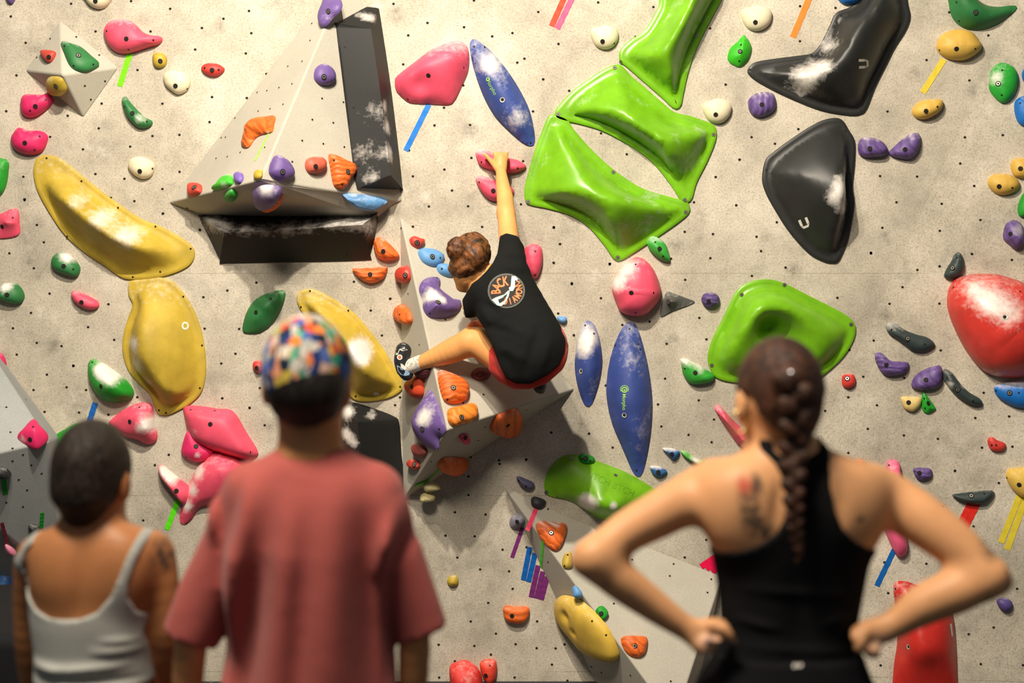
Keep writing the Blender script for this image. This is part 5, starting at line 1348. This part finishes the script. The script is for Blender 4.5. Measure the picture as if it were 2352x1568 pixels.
for p_, a, w in [((90, 1515, 330, 1500), .008, 7), ((90, 1528, 350, 1535), -.006, 5), ((230, 1470, 350, 1470), .005, 7), ((90, 1550, 355, 1550), .004, 5), ((250, 1445, 345, 1450), .004, 6), ((92, 1500, 180, 1510), .005, 6)]:
    F.fold(p_, YA, a, w)
F.mesh('tank_top', cloth_mat('white_rib_jersey', (182, 184, 178), 1400), woA, orgA)  # white cloth greyed in its colour for the shadow the wearer stands in
F = Field((orgA[0] - 0.26, YA - 0.24, 0.1), (orgA[0] + 0.26, YA + 0.22, W3(0, 1555, YA)[2]), 0.010)
F.loft([(1560, 86, 354, .105), (1650, 68, 372, .122), (1760, 64, 376, .126)], YA, .03, n=2.3)
for x0, x1 in ((150, 160), (290, 280)):
    F.chain([(x0, 1700, YA, 90), (x1, 2060, YA, 62), (x1, 2150, YA, 56), (x1, 2350, YA - .02, 49), (x1, 2560, YA - .02, 36)], .03)
F.mesh('leggings', cloth_mat('black_legging_cloth', (28, 30, 34)), woA, orgA)

# ================================================================== the braided woman on the right
YC = 2.70
orgC = (W3(1812, 1400, YC)[0], YC, 0)
woC = person(orgC[0], orgC[1], 'person with a long dark braid in a black racerback tank top, hands on hips')
cC = W3(1787, 908, YC); RC = axes(-0.20, -0.08)
rowsC = [(1012, 1745, 1872, .045), (1035, 1712, 1905, .058), (1062, 1672, 1965, .075), (1095, 1636, 2008, .09), (1150, 1626, 2016, .10), (1210, 1632, 2004, .102), (1260, 1640, 1992, .10), (1350, 1656, 1975, .09),
         (1440, 1664, 1958, .086), (1500, 1655, 1968, .092), (1568, 1635, 1990, .11), (1660, 1615, 2012, .12), (1750, 1610, 2016, .125)]
F = Field((orgC[0] - 0.46, YC - 0.25, -0.02), (orgC[0] + 0.46, YC + 0.27, cC[2] + 0.16), 0.007)
head(F, cC, RC, 1.0)
F.cap(W3(1782, 930, YC), W3(1798, 1045, YC - .01), .050, .056, .022)
F.loft(rowsC, YC, .035, n=2.3)
def arm(F, pts, k=.028): F.chain(pts, k)
armL = [(1640, 1110, YC, 58), (1598, 1135, YC, 58), (1520, 1178, YC - .03, 54), (1440, 1222, YC - .06, 48), (1368, 1279, YC - .09, 43)]
foreL = [(1366, 1286, YC - .09, 43), (1420, 1330, YC - .085, 45), (1490, 1382, YC - .075, 39), (1560, 1432, YC - .07, 30), (1592, 1450, YC - .068, 26)]
armR = [(1998, 1122, YC, 60), (2046, 1148, YC, 61), (2120, 1196, YC - .03, 59), (2200, 1256, YC - .06, 52), (2270, 1322, YC - .09, 41)]
foreR = [(2268, 1330, YC - .09, 42), (2200, 1356, YC - .085, 51), (2120, 1390, YC - .075, 46), (2062, 1428, YC - .07, 34), (2030, 1444, YC - .068, 30)]
for a in (armL, foreL, armR, foreR): arm(F, a)
F.chain([(1330, 1292, YC - .09, 14), (1346, 1282, YC - .09, 26)], .02); F.chain([(2306, 1338, YC - .09, 16), (2284, 1325, YC - .09, 30)], .02)
# left hand: palm against the hip, thumb pointing back and down, fingers curled
hy = YC - .075
F.chain([(1592, 1450, hy, 26), (1622, 1446, hy, 27), (1650, 1440, hy + .005, 23)], .012, .75)
F.chain([(1636, 1436, hy - .012, 17), (1664, 1444, hy - .02, 14), (1676, 1458, hy - .022, 11), (1686, 1470, hy - .02, 8)], .008)
for i, (a, b, c2) in enumerate([((1598, 1474), (1622, 1468), (1640, 1474)), ((1596, 1484), (1614, 1480), (1632, 1486)), ((1604, 1494), (1618, 1492), (1630, 1498)), ((1640, 1462), (1650, 1470), (1644, 1484))]):
    F.chain([(a[0], a[1], hy - .01, 10 - i * .4), (b[0], b[1], hy - .024, 9.5 - i * .4), (c2[0], c2[1], hy - .012, 8 - i * .4)], .004)
F.chain([(1592, 1462, hy, 20), (1608, 1480, hy + .004, 17), (1640, 1476, hy + .012, 15)], .010)
# right hand
F.chain([(2030, 1446, hy, 29), (1998, 1450, hy, 30), (1976, 1456, hy + .004, 24)], .012, .75)
F.chain([(1984, 1454, hy - .012, 17), (1976, 1474, hy - .02, 14), (1970, 1490, hy - .02, 11)], .008)
for i, (a, b, c2) in enumerate([((2002, 1478), (1988, 1490), (1992, 1502)), ((2012, 1480), (2002, 1494), (2004, 1508)), ((2020, 1480), (2014, 1496), (2014, 1508)), ((1964, 1448), (1960, 1462), (1966, 1478))]):
    F.chain([(a[0], a[1], hy - .008, 10 - i * .4), (b[0], b[1], hy - .02, 9.5 - i * .4), (c2[0], c2[1], hy - .014, 8 - i * .4)], .004)
F.ell(W3(1700, 1160, YC - .052), (.06, .045, .075), axes(0, 0, .25), .06); F.ell(W3(1945, 1160, YC - .052), (.06, .045, .075), axes(0, 0, -.25), .06)
F.fold((1812, 1060, 1812, 1480), YC, -.010, 10)
F.fold((1770, 1080, 1756, 1190), YC, -.005, 10); F.fold((1895, 1080, 1905, 1190), YC, -.005, 10)
for x0, x1 in ((1730, 1740), (1890, 1880)):
    F.chain([(x0, 1720, YC, 92), (x1, 2130, YC, 60), (x1, 2230, YC, 54), (x1, 2450, YC - .02, 48), (x1, 2840, YC - .02, 32)], .03)
    F.cap(W3(x1, 2865, YC - .02), W3(x1, 2880, YC + .13), .032, .030, .02)
skinC = skin_mat('peach_skin', (238, 176, 124), True)  # one even peach base tone under the tattoos
body = F.mesh('body', skinC, woC, orgC)
paint(body, 'ink', blobs(YC, orgC, [(1686, 1108, 9, 26, 1.0), (1717, 1100, 12, 26, 1.1), (1700, 1150, 26, 34, .9), (1722, 1190, 26, 20, 1.1), (1736, 1203, 18, 9, 1.0), (1944, 1166, 9, 12, 1.0), (2240, 1240, 26, 24, .9), (2222, 1354, 8, 22, .8), (1385, 1312, 14, 5, .7)]))
paint(body, 'red_ink', blobs(YC, orgC, [(1690, 1096, 14, 16, 1.3)]))
paint(body, 'chalked', blobs(YC, orgC, [(1612, 1440, 24, 16, .9), (1640, 1470, 30, 14, .7), (2000, 1455, 34, 24, .8), (2010, 1495, 20, 12, .7)]))
eyes(body, cC, RC, 1.0, orgC)
hairC = hair_mat('dark_brown_hair', (34, 22, 17), (96, 60, 42), 46, (1, 1, .5))
F = Field(cC - 0.18, cC + 0.18, 0.004)
F.ell(at(cC, RC, 0, -.012, .010), (.0805, .104, .1035), RC, .01)
F.cap(at(cC, RC, 0, -.055, -.02), at(cC, RC, .006, -.058, -.085), .056, .030, .03)
F.plane(at(cC, RC, 0, .05, .02), at((0, 0, 0), RC, 0, .9, -.4))
F.poly([(1695, 905), (1680, 840), (1720, 760), (1800, 740), (1880, 770), (1900, 870), (1874, 905), (1868, 955), (1855, 985), (1835, 1003), (1800, 996), (1772, 985), (1750, 968), (1730, 942), (1718, 905), (1708, 893)], YC)
for s_ in (-1, 1): F.ell(at(cC, RC, s_ * .078, .0, -.025), (.02, .026, .036), RC, .006, 'cut')
F.ell(W3(1815, 878, YC - .105), (.034, .022, .034), None, .012)
hair = F.mesh('hair', hairC, woC, orgC)
def braid(pts, name):
    lo = np.min([W3(*p[:3]) for p in pts], 0) - 0.05; hi = np.max([W3(*p[:3]) for p in pts], 0) + 0.05
    F = Field(lo, hi, 0.003)
    P3 = np.array([W3(*p[:3]) for p in pts]); R3 = np.array([p[3] * S(p[2]) for p in pts])
    seg = np.r_[0, np.cumsum(np.linalg.norm(np.diff(P3, axis=0), axis=1))]
    t = 0.0; i = 0
    while t < seg[-1]:
        c = np.array([np.interp(t, seg, P3[:, j]) for j in range(3)]); r = np.interp(t, seg, R3)
        s_ = 1 if i % 2 else -1
        F.ell(c + np.array([s_ * r * .42, -r * .1, 0]), (r * .62, r * .55, r * .95), axes(0, 0, s_ * .75), .003)
        F.ell(c, (r * .5, r * .5, r * .9), None, .004)
        t += r * .75; i += 1
    F.chain([pts[-1], (pts[-1][0] + 4, pts[-1][1] + 14, pts[-1][2], 6), (pts[-1][0] - 8, pts[-1][1] + 34, pts[-1][2], 2)], .004)
    return F.mesh(name, hairC, woC, orgC)
bY = YC - .13
braid([(1818, 880, YC - .118, 38), (1828, 930, YC - .12, 36), (1828, 985, YC - .115, 34), (1824, 1030, YC - .108, 31), (1822, 1090, YC - .128, 27), (1822, 1150, YC - .135, 23), (1826, 1210, YC - .134, 18), (1834, 1262, YC - .13, 12)], 'braid')
me = bpy.data.meshes.new('hair_tie'); bm = bmesh.new(); bmesh.ops.create_uvsphere(bm, u_segments=10, v_segments=8, radius=.006); bm.to_mesh(me); bm.free(); me.materials.append(mat_plain('silver_clip', (200, 200, 205), .25, .8))
o = put(bpy.data.objects.new('hair_clip', me), woC); o.location = W(1817, 857, YC - .142) - Vector(orgC)
# earring
me = bpy.data.meshes.new('earring'); V = []; Fc = []
for i in range(24):
    for j in range(8):
        a, b = 2 * math.pi * i / 24, 2 * math.pi * j / 8
        V.append(((.016 + .0026 * math.cos(b)) * math.cos(a), .0026 * math.sin(b), (.020 + .0026 * math.cos(b)) * math.sin(a)))
        Fc.append((i * 8 + j, ((i + 1) % 24) * 8 + j, ((i + 1) % 24) * 8 + (j + 1) % 8, i * 8 + (j + 1) % 8))
o = mesh_obj('earring', V, Fc, mat_plain('gold_earring', (232, 206, 140), .3, .7), woC); o.location = W(1698, 968, YC - .035) - Vector(orgC)
F = Field((orgC[0] - 0.28, YC - 0.2, W3(0, 1590, YC)[2]), (orgC[0] + 0.28, YC + 0.22, W3(0, 1000, YC)[2]), 0.005)
F.loft(rowsC, YC, .035, n=2.3, grow=.006)
F.cap(W3(1782, 930, YC), W3(1798, 1045, YC - .01), .056, .062, .022)
for q_ in (armL[:3], armR[:3]): F.chain([(x_, y_, d_, r_ + 7) for x_, y_, d_, r_ in q_], .028)
F.ell(W3(1700, 1160, YC - .052), (.066, .051, .081), axes(0, 0, .25), .06); F.ell(W3(1945, 1160, YC - .052), (.066, .051, .081), axes(0, 0, -.25), .06)
F.fold((1812, 1200, 1812, 1600), YC, -.004, 22)
for p_, a, w in [((1670, 1330, 1960, 1345), .003, 8), ((1672, 1400, 1780, 1420), .004, 7), ((1860, 1410, 1955, 1390), .004, 7), ((1665, 1460, 1955, 1470), .003, 7)]: F.fold(p_, YC, a, w)
F.poly([(1733, 1000), (1733, 1022), (1757, 1045), (1776, 1080), (1785, 1125), (1780, 1168), (1762, 1200), (1730, 1225), (1690, 1244), (1620, 1258), (1600, 1600), (2030, 1600), (2010, 1256), (1975, 1244), (1935, 1220), (1905, 1190), (1888, 1150),
        (1880, 1100), (1882, 1060), (1898, 1022), (1898, 1000), (1872, 1000), (1868, 1026), (1840, 1040), (1800, 1042), (1768, 1030), (1760, 1000)], YC)
F.mesh('tank_top', cloth_mat('black_jersey', (26, 26, 28), 1200), woC, orgC)
F = Field((orgC[0] - 0.28, YC - 0.24, 0.1), (orgC[0] + 0.28, YC + 0.24, W3(0, 1470, YC)[2]), 0.009)
F.loft([(1490, 1648, 1976, .104), (1530, 1626, 1990, .115), (1568, 1600, 2006, .125), (1660, 1588, 2030, .135), (1760, 1592, 2030, .136)], YC, .03, n=2.3)
for x0, x1 in ((1725, 1735), (1895, 1885)):
    F.chain([(x0, 1740, YC, 104), (x1, 2130, YC, 72), (x1, 2230, YC, 66), (x1, 2450, YC - .02, 60), (x1, 2800, YC - .02, 48)], .03)
F.fold((1640, 1500, 1610, 1600), YC, -.006, 6)
pants = F.mesh('trousers', cloth_mat('black_trouser_cloth', (24, 24, 27)), woC, orgC)
dg = bpy.context.evaluated_depsgraph_get()
def decal(body, base, polys, mat, name, off=.0015):
    """printed shapes laid onto a garment (photo points seen from behind)"""
    bv = BVHTree.FromPolygons([v.co + Vector(base) for v in body.data.vertices], [tuple(p.vertices) for p in body.data.polygons])
    V = []; Fc = []
    for poly in polys:
        vs = []
        mx = sum(q[0] for q in poly) / len(poly); my = sum(q[1] for q in poly) / len(poly)
        for x, y in poly:
            for t_ in (0, .12, .25, .4, .6):
                d = ray(x + (mx - x) * t_, y + (my - y) * t_).normalized()
                l, nn, _, _ = bv.ray_cast(CAM, d)
                if l is not None: break
            if l is None: break
            vs.append(l - d * off - Vector(base))
        else:
            b = len(V); V += vs; Fc.append(tuple(range(b, b + len(vs))))
    if Fc: return mesh_obj(name, V, Fc, mat, body, smooth=False)
decal(pants, orgC, [[(1822, 1524), (1828, 1522), (1828, 1532), (1822, 1534)], [(1830, 1524), (1834, 1524), (1834, 1532), (1830, 1532)], [(1836, 1524), (1843, 1523), (1842, 1531), (1836, 1532)]], M['white_ink'], 'logo')
# ================================================================== the climber
YD = 6.02
orgD = tuple(W3(1190, 760, YD))
cl = bpy.data.objects.new('person', None); cl.location = orgD; COL.objects.link(cl)
tag(cl, 'person climbing in a black tee with a round back print and red shorts', 'person')
skinD = skin_mat('climber_skin', (226, 160, 96), True)
cD = W3(1078, 598, YD + .02); RD = axes(-0.42, -0.55, 0.30)
lo = W3(890, 900, YD); hi = W3(1320, 330, YD)
F = Field((lo[0], YD - .30, lo[2]), (hi[0], WALLY + .02, hi[2]), 0.006)
head(F, cD, RD, .98)
F.cap(W3(1098, 625, YD + .01), W3(1142, 668, YD), .048, .056, .02)
# trunk
F.chain([(1150, 660, YD, 48), (1180, 720, YD - .02, 62), (1212, 785, YD - .04, 58), (1220, 812, YD - .02, 50)], .04)
F.chain([(1168, 610, YD + .03, 28), (1185, 720, YD, 40)], .04)
# raised right arm and the hand over the hold
F.chain([(1165, 618, YD + .03, 28), (1170, 572, YD + .08, 24), (1166, 522, YD + .16, 22), (1162, 488, YD + .20, 20)], .02)
F.chain([(1162, 490, YD + .20, 20), (1160, 455, YD + .25, 19), (1154, 420, YD + .29, 15), (1151, 396, YD + .32, 12)], .015)
hy = YD + .34
F.chain([(1151, 396, hy, 12), (1150, 378, hy + .02, 15), (1150, 366, hy + .03, 15)], .008, .7)
for x0, x1, x2, y2 in ((1139, 1137, 1135, 343), (1147, 1146, 1145, 341), (1155, 1156, 1156, 344), (1162, 1163, 1164, 350)):
    F.chain([(x0, 366, hy + .03, 5.2), (x1, 352, hy + .035, 5.0), (x2, y2, hy + .065, 4.4), (x2, y2 + 5, hy + .085, 4.0)], .002)
F.chain([(1144, 388, hy, 8), (1131, 373, hy + .03, 6), (1122, 363, hy + .05, 4.6), (1114, 355, hy + .06, 4.2)], .006)
# left arm: reaches to the hold behind the chest
F.chain([(1105, 668, YD, 28), (1088, 700, YD + .10, 22), (1090, 702, YD + .22, 16)], .02)
F.chain([(1090, 702, YD + .20, 16), (1084, 700, YD + .32, 12)], .01)
hx = YD + .35
for k_ in range(4): F.chain([(1082, 700, hx - .03, 7), (1074, 692 + k_ * 5, hx - .01, 4.5), (1066, 690 + k_ * 6, hx + .005, 4.2)], .003)
# left leg out to the side
F.chain([(1190, 835, YD - .02, 50), (1140, 805, YD + .06, 43), (1092, 783, YD + .10, 33), (1082, 786, YD + .10, 31)], .025)
F.chain([(1078, 787, YD + .10, 30), (1040, 804, YD + .13, 29), (990, 824, YD + .17, 20), (952, 838, YD + .20, 14)], .02)
F.chain([(952, 838, YD + .20, 14), (925, 848, YD + .22, 16)], .01)
# right leg tucked under
F.chain([(1232, 824, YD - .02, 44), (1238, 815, YD + .12, 32), (1240, 820, YD + .24, 26)], .025)
F.chain([(1240, 822, YD + .24, 26), (1242, 846, YD + .22, 20), (1243, 868, YD + .22, 12)], .02)
body = F.mesh('body', skinD, cl, orgD)
eyes(body, cD, RD, .98, orgD)
# hair gathered in a bun
t = hair_mat('curly_brown_hair', (30, 18, 11), (140, 86, 44), 24, (1, 1, 1))
F = Field(cD - 0.17, cD + 0.17, 0.0035)
F.ell(at(cD, RD, 0, -.010, .022), (.084, .100, .100), RD, .01)
F.ell(W3(1052, 572, YD - .05), (.050, .04, .052), None, .02)
F.ell(W3(1092, 590, YD - .055), (.042, .04, .055), None, .02)
F.ell(W3(1066, 612, YD - .04), (.050, .04, .045), None, .02)
F.ell(W3(1048, 612, YD - .01), (.036, .04, .046), None, .02)
F.plane(at(cD, RD, 0, .045, .0), at((0, 0, 0), RD, 0, 1, -.15))
for s_ in (-1, 1): F.ell(at(cD, RD, s_ * .078, .0, -.025), (.02, .024, .034), RD, .006, 'cut')
gx, gy, gz = np.meshgrid(*F.ax, indexing='ij')
F.d += (0.0025 * np.sin(gx * 90 + 4 * np.sin(gz * 37 + gx * 20)) * np.sin(gz * 70 + gy * 60 + 3 * np.sin(gx * 41))).astype(np.float32)
F.mesh('hair', t, cl, orgD)
# tee: trunk outline from behind, with depth
lo = W3(1045, 905, YD); hi = W3(1325, 525, YD)
F = Field((lo[0], YD - .28, lo[2]), (hi[0], YD + .30, hi[2]), 0.006)
F.chain([(1148, 650, YD, 50), (1180, 720, YD - .02, 72), (1212, 790, YD - .05, 84), (1224, 822, YD - .04, 82)], .05)
F.chain([(1170, 610, YD + .03, 38), (1195, 720, YD, 58), (1215, 800, YD - .03, 76)], .05)
F.chain([(1120, 668, YD, 34), (1150, 740, YD - .02, 50), (1190, 830, YD - .04, 66)], .05)
F.cap(W3(1174, 622, YD + .03), W3(1169, 530, YD + .14), .068, .056, .03)
F.cap(W3(1112, 668, YD), W3(1082, 704, YD + .06), .064, .058, .03)
for p_, a, w in [((1150, 590, 1200, 600), -.008, 6), ((1148, 605, 1205, 622), .006, 6), ((1090, 745, 1200, 760), -.006, 8), ((1120, 780, 1230, 830), .006, 9), ((1140, 740, 1230, 770), .005, 8), ((1240, 740, 1200, 860), -.007, 8),
                 ((1265, 760, 1235, 860), .006, 8), ((1160, 800, 1180, 860), -.006, 8), ((1110, 690, 1150, 720), -.006, 6), ((1100, 700, 1130, 745), .005, 6)]:
    F.fold(p_, YD, a, w)
F.poly([(1148, 541), (1163, 534), (1189, 541), (1207, 569), (1209, 602), (1230, 643), (1252, 685), (1272, 717), (1291, 737), (1299, 768), (1294, 806), (1281, 835), (1255, 855), (1217, 875), (1184, 875), (1163, 863), (1148, 832), (1133, 793),
        (1115, 755), (1096, 727), (1079, 731), (1068, 730), (1061, 689), (1077, 664), (1084, 651), (1099, 641), (1118, 622), (1133, 602), (1142, 582)], YD)
tee = F.mesh('tee_shirt', cloth_mat('black_cotton', (27, 28, 28), 900), cl, orgD)
# print
M['print_grey'] = mat_plain('print_grey', (96, 98, 92), .8)
M['print_orange'] = mat_plain('print_orange', (240, 134, 84), .8)
M['print_mint'] = mat_plain('print_mint', (190, 222, 206), .8)
M['print_dark'] = mat_plain('print_dark', (44, 40, 38), .8)
cx, cy = 1163, 667.5
disc = [[(cx + r0 * math.cos(a), cy + r0 * .93 * math.sin(a)) for a, r0 in ((i * math.pi / 12, q), (i * math.pi / 12, q2), ((i + 1) * math.pi / 12, q2), ((i + 1) * math.pi / 12, q))] for i in range(24) for q, q2 in ((0.01, 14), (14, 29), (29, 43))]
decal(tee, orgD, disc, M['print_grey'], 'back_print', .003)
inner = [[(cx + r0 * math.cos(a), cy + r0 * .93 * math.sin(a)) for a, r0 in ((i * math.pi / 12, q), (i * math.pi / 12, q2), ((i + 1) * math.pi / 12, q2), ((i + 1) * math.pi / 12, q))] for i in range(24) for q, q2 in ((0.01, 14), (14, 28), (28, 39))]
decal(tee, orgD, inner, M['print_dark'], 'back_print', .004)
def arc_text(word, cx, cy, rad, a0, a1, size, flip, sx, sy=.93):
    out = []
    n = len(word)
    for i, ch in enumerate(word):
        a = math.radians(a0 + (a1 - a0) * (i + .5) / n)
        ang = math.degrees(a) + (90 if not flip else -90)
        out += text_polys(ch, cx + rad * math.cos(a), cy + rad * sy * math.sin(a), size, ang, .03, sx)
    return out
decal(tee, orgD, arc_text('BACK', cx + 1, cy + 1, 24, 162, 276, 30, False, .62), M['print_orange'], 'lettering', .006)
decal(tee, orgD, arc_text('DIAMOND', cx + 2, cy - 1, 28.5, 110, -50, 21, True, .62), M['print_orange'], 'lettering', .006)
rib = [[(1129, 688), (1138, 683), (1158, 676), (1167, 667), (1171, 668), (1168, 681), (1160, 696), (1151, 703), (1142, 701)],
       [(1175, 634), (1184, 634), (1190, 640), (1184, 652), (1179, 661), (1173, 658)], [(1169, 660), (1176, 655), (1184, 658), (1178, 668), (1170, 668)]]
decal(tee, orgD, rib, M['print_mint'], 'ribbon_print', .0075)
decal(tee, orgD, [[(1144, 688), (1161, 680), (1158, 688), (1147, 695)], [(1183, 643), (1187, 644), (1183, 654)]], M['print_dark'], 'ribbon_print', .009)
# shorts
lo = W3(1110, 910, YD); hi = W3(1325, 740, YD)
F = Field((lo[0], YD - .26, lo[2]), (hi[0], YD + .30, hi[2]), 0.006)
F.chain([(1218, 800, YD - .035, 87), (1222, 816, YD - .035, 84)], .04)
F.chain([(1190, 835, YD - .03, 56), (1145, 822, YD + .04, 50)], .03)
F.chain([(1245, 838, YD - .02, 54), (1272, 822, YD + .06, 48)], .03)
F.poly([(1130, 740), (1310, 740), (1307, 793), (1300, 825), (1291, 844), (1255, 875), (1217, 889), (1179, 891), (1153, 884), (1130, 858), (1123, 849), (1123, 806), (1132, 790)], YD)
for p_, a, w in [((1130, 830, 1180, 880), -.006, 5), ((1140, 810, 1165, 870), .005, 5)]: F.fold(p_, YD, a, w)
F.mesh('shorts', cloth_mat('red_shorts_cloth', (206, 44, 32), 700), cl, orgD)
# socks and shoes
t = NT('speckled_white_sock')
c = t.ramp(t.noise(120, 4, .7), [(0.56, lin((222, 214, 202))), (0.64, lin((90, 86, 84)))])
sockm = t.set(Base_Color=c, Roughness=.9)
F = Field(W3(915, 880, YD + .2) - .1, W3(985, 800, YD + .2) + .1, .004)
F.chain([(966, 832, YD + .19, 17.5), (945, 840, YD + .205, 17), (928, 846, YD + .22, 18)], .01)
F.mesh('sock', sockm, cl, orgD)
wht = mat_plain('white_rubber', (226, 218, 204), .5); blk = mat_plain('black_rubber', (34, 38, 42), .5); sky_ = mat_plain('blue_rubber', (150, 182, 214), .5); pnk = mat_plain('red_badge', (226, 110, 84), .5)
ys = YD + .215
F = Field(W3(890, 895, ys) - .08, W3(960, 770, ys) + .08, .0035)
F.chain([(927, 806, ys, 18), (923, 828, ys, 18), (929, 848, ys, 18), (934, 859, ys, 15)], .02)
F.chain([(925, 802, ys + .03, 15), (924, 830, ys + .04, 15), (934, 858, ys + .03, 13)], .02)
sh = F.mesh('climbing_shoe', blk, cl, orgD)
decal(sh, orgD, [[(910, 800), (916, 791), (924, 789), (918, 803)], [(924, 789), (931, 790), (929, 800), (918, 803)], [(910, 800), (918, 803), (914, 814), (909, 815)], [(918, 803), (929, 800), (937, 803), (924, 806)], [(920, 834), (926, 837), (934, 845), (930, 850), (921, 844)]], wht, 'shoe_panel', .003)
decal(sh, orgD, [[(911, 838), (921, 843), (920, 860), (914, 852)], [(921, 843), (933, 849), (931, 863), (920, 860)], [(933, 849), (942, 853), (940, 861), (931, 863)]], sky_, 'shoe_panel', .002)
decal(sh, orgD, ring_polys(918, 820, 0, 6.5, n=12), wht, 'shoe_badge', .003)
decal(sh, orgD, ring_polys(918, 820, 0, 3.6, n=10), pnk, 'shoe_badge', .004)
F = Field(W3(1215, 925, YD + .2) - .08, W3(1280, 850, YD + .2) + .08, .004)
F.chain([(1240, 880, YD + .2, 14), (1240, 888, YD + .22, 15), (1244, 895, YD + .3, 9)], .02)
sh2 = F.mesh('climbing_shoe', blk, cl, orgD)
decal(sh2, orgD, [[(1228, 876), (1250, 874), (1250, 886), (1230, 890)]], sky_, 'shoe_panel', .002)

# ------------------------------------------------------------------ pads at the lower left, and odds and ends
bl = H((52, 108, 176), "-40 1302 15 1306 40 1312 45 1360 25 1392 -40 1400", .09, 'blue volume hold at the left edge beside the white tank top\'s strap', fr='wall', lift=0, speck=12, ridge=[[(-10, 1350, .09), (10, 1345, .08)]], p=1.6)
padm = cloth_mat('black_pad_vinyl', (30, 31, 34), 300, rough=.7)
def boxmesh(name, x0, x1, y0, y1, z0, z1, mat, bev=.02, rot=0, label=None, cat=None):
    bm = bmesh.new(); bmesh.ops.create_cube(bm, size=1)
    for v in bm.verts: v.co = Vector((v.co.x * (x1 - x0), v.co.y * (y1 - y0), v.co.z * (z1 - z0)))
    bmesh.ops.bevel(bm, geom=list(bm.edges), offset=bev, segments=4, affect='EDGES', profile=.5)
    me = bpy.data.meshes.new(name); bm.to_mesh(me); bm.free(); me.materials.append(mat)
    me.polygons.foreach_set('use_smooth', [True] * len(me.polygons)); me.set_sharp_from_angle(angle=.6)
    o = put(bpy.data.objects.new(name, me)); o.location = ((x0 + x1) / 2, (y0 + y1) / 2, (z0 + z1) / 2); o.rotation_euler = (0, 0, rot)
    if label: tag(o, label, cat)
    return o
xa = W3(-200, 1400, 5.2)[0]; xb = W3(398, 1400, 5.2)[0]
pad = boxmesh('crash_pad', xa, xb, 4.55, 5.35, 0.0, W3(100, 1400, 4.9)[2], padm, .05, 0, 'black upholstered crash pad block behind the woman in the white tank top', 'crash pad')
tagm = mat_plain('orange_webbing', (206, 84, 50), .8)
lab = mesh_obj('webbing_tag', [tuple(W(x, y, 4.548) - pad.location) for x, y in ((58, 1468), (68, 1462), (74, 1480), (66, 1488))], [(0, 1, 2, 3)], tagm, pad, smooth=False)
lab['label'] = 'small orange webbing tag'
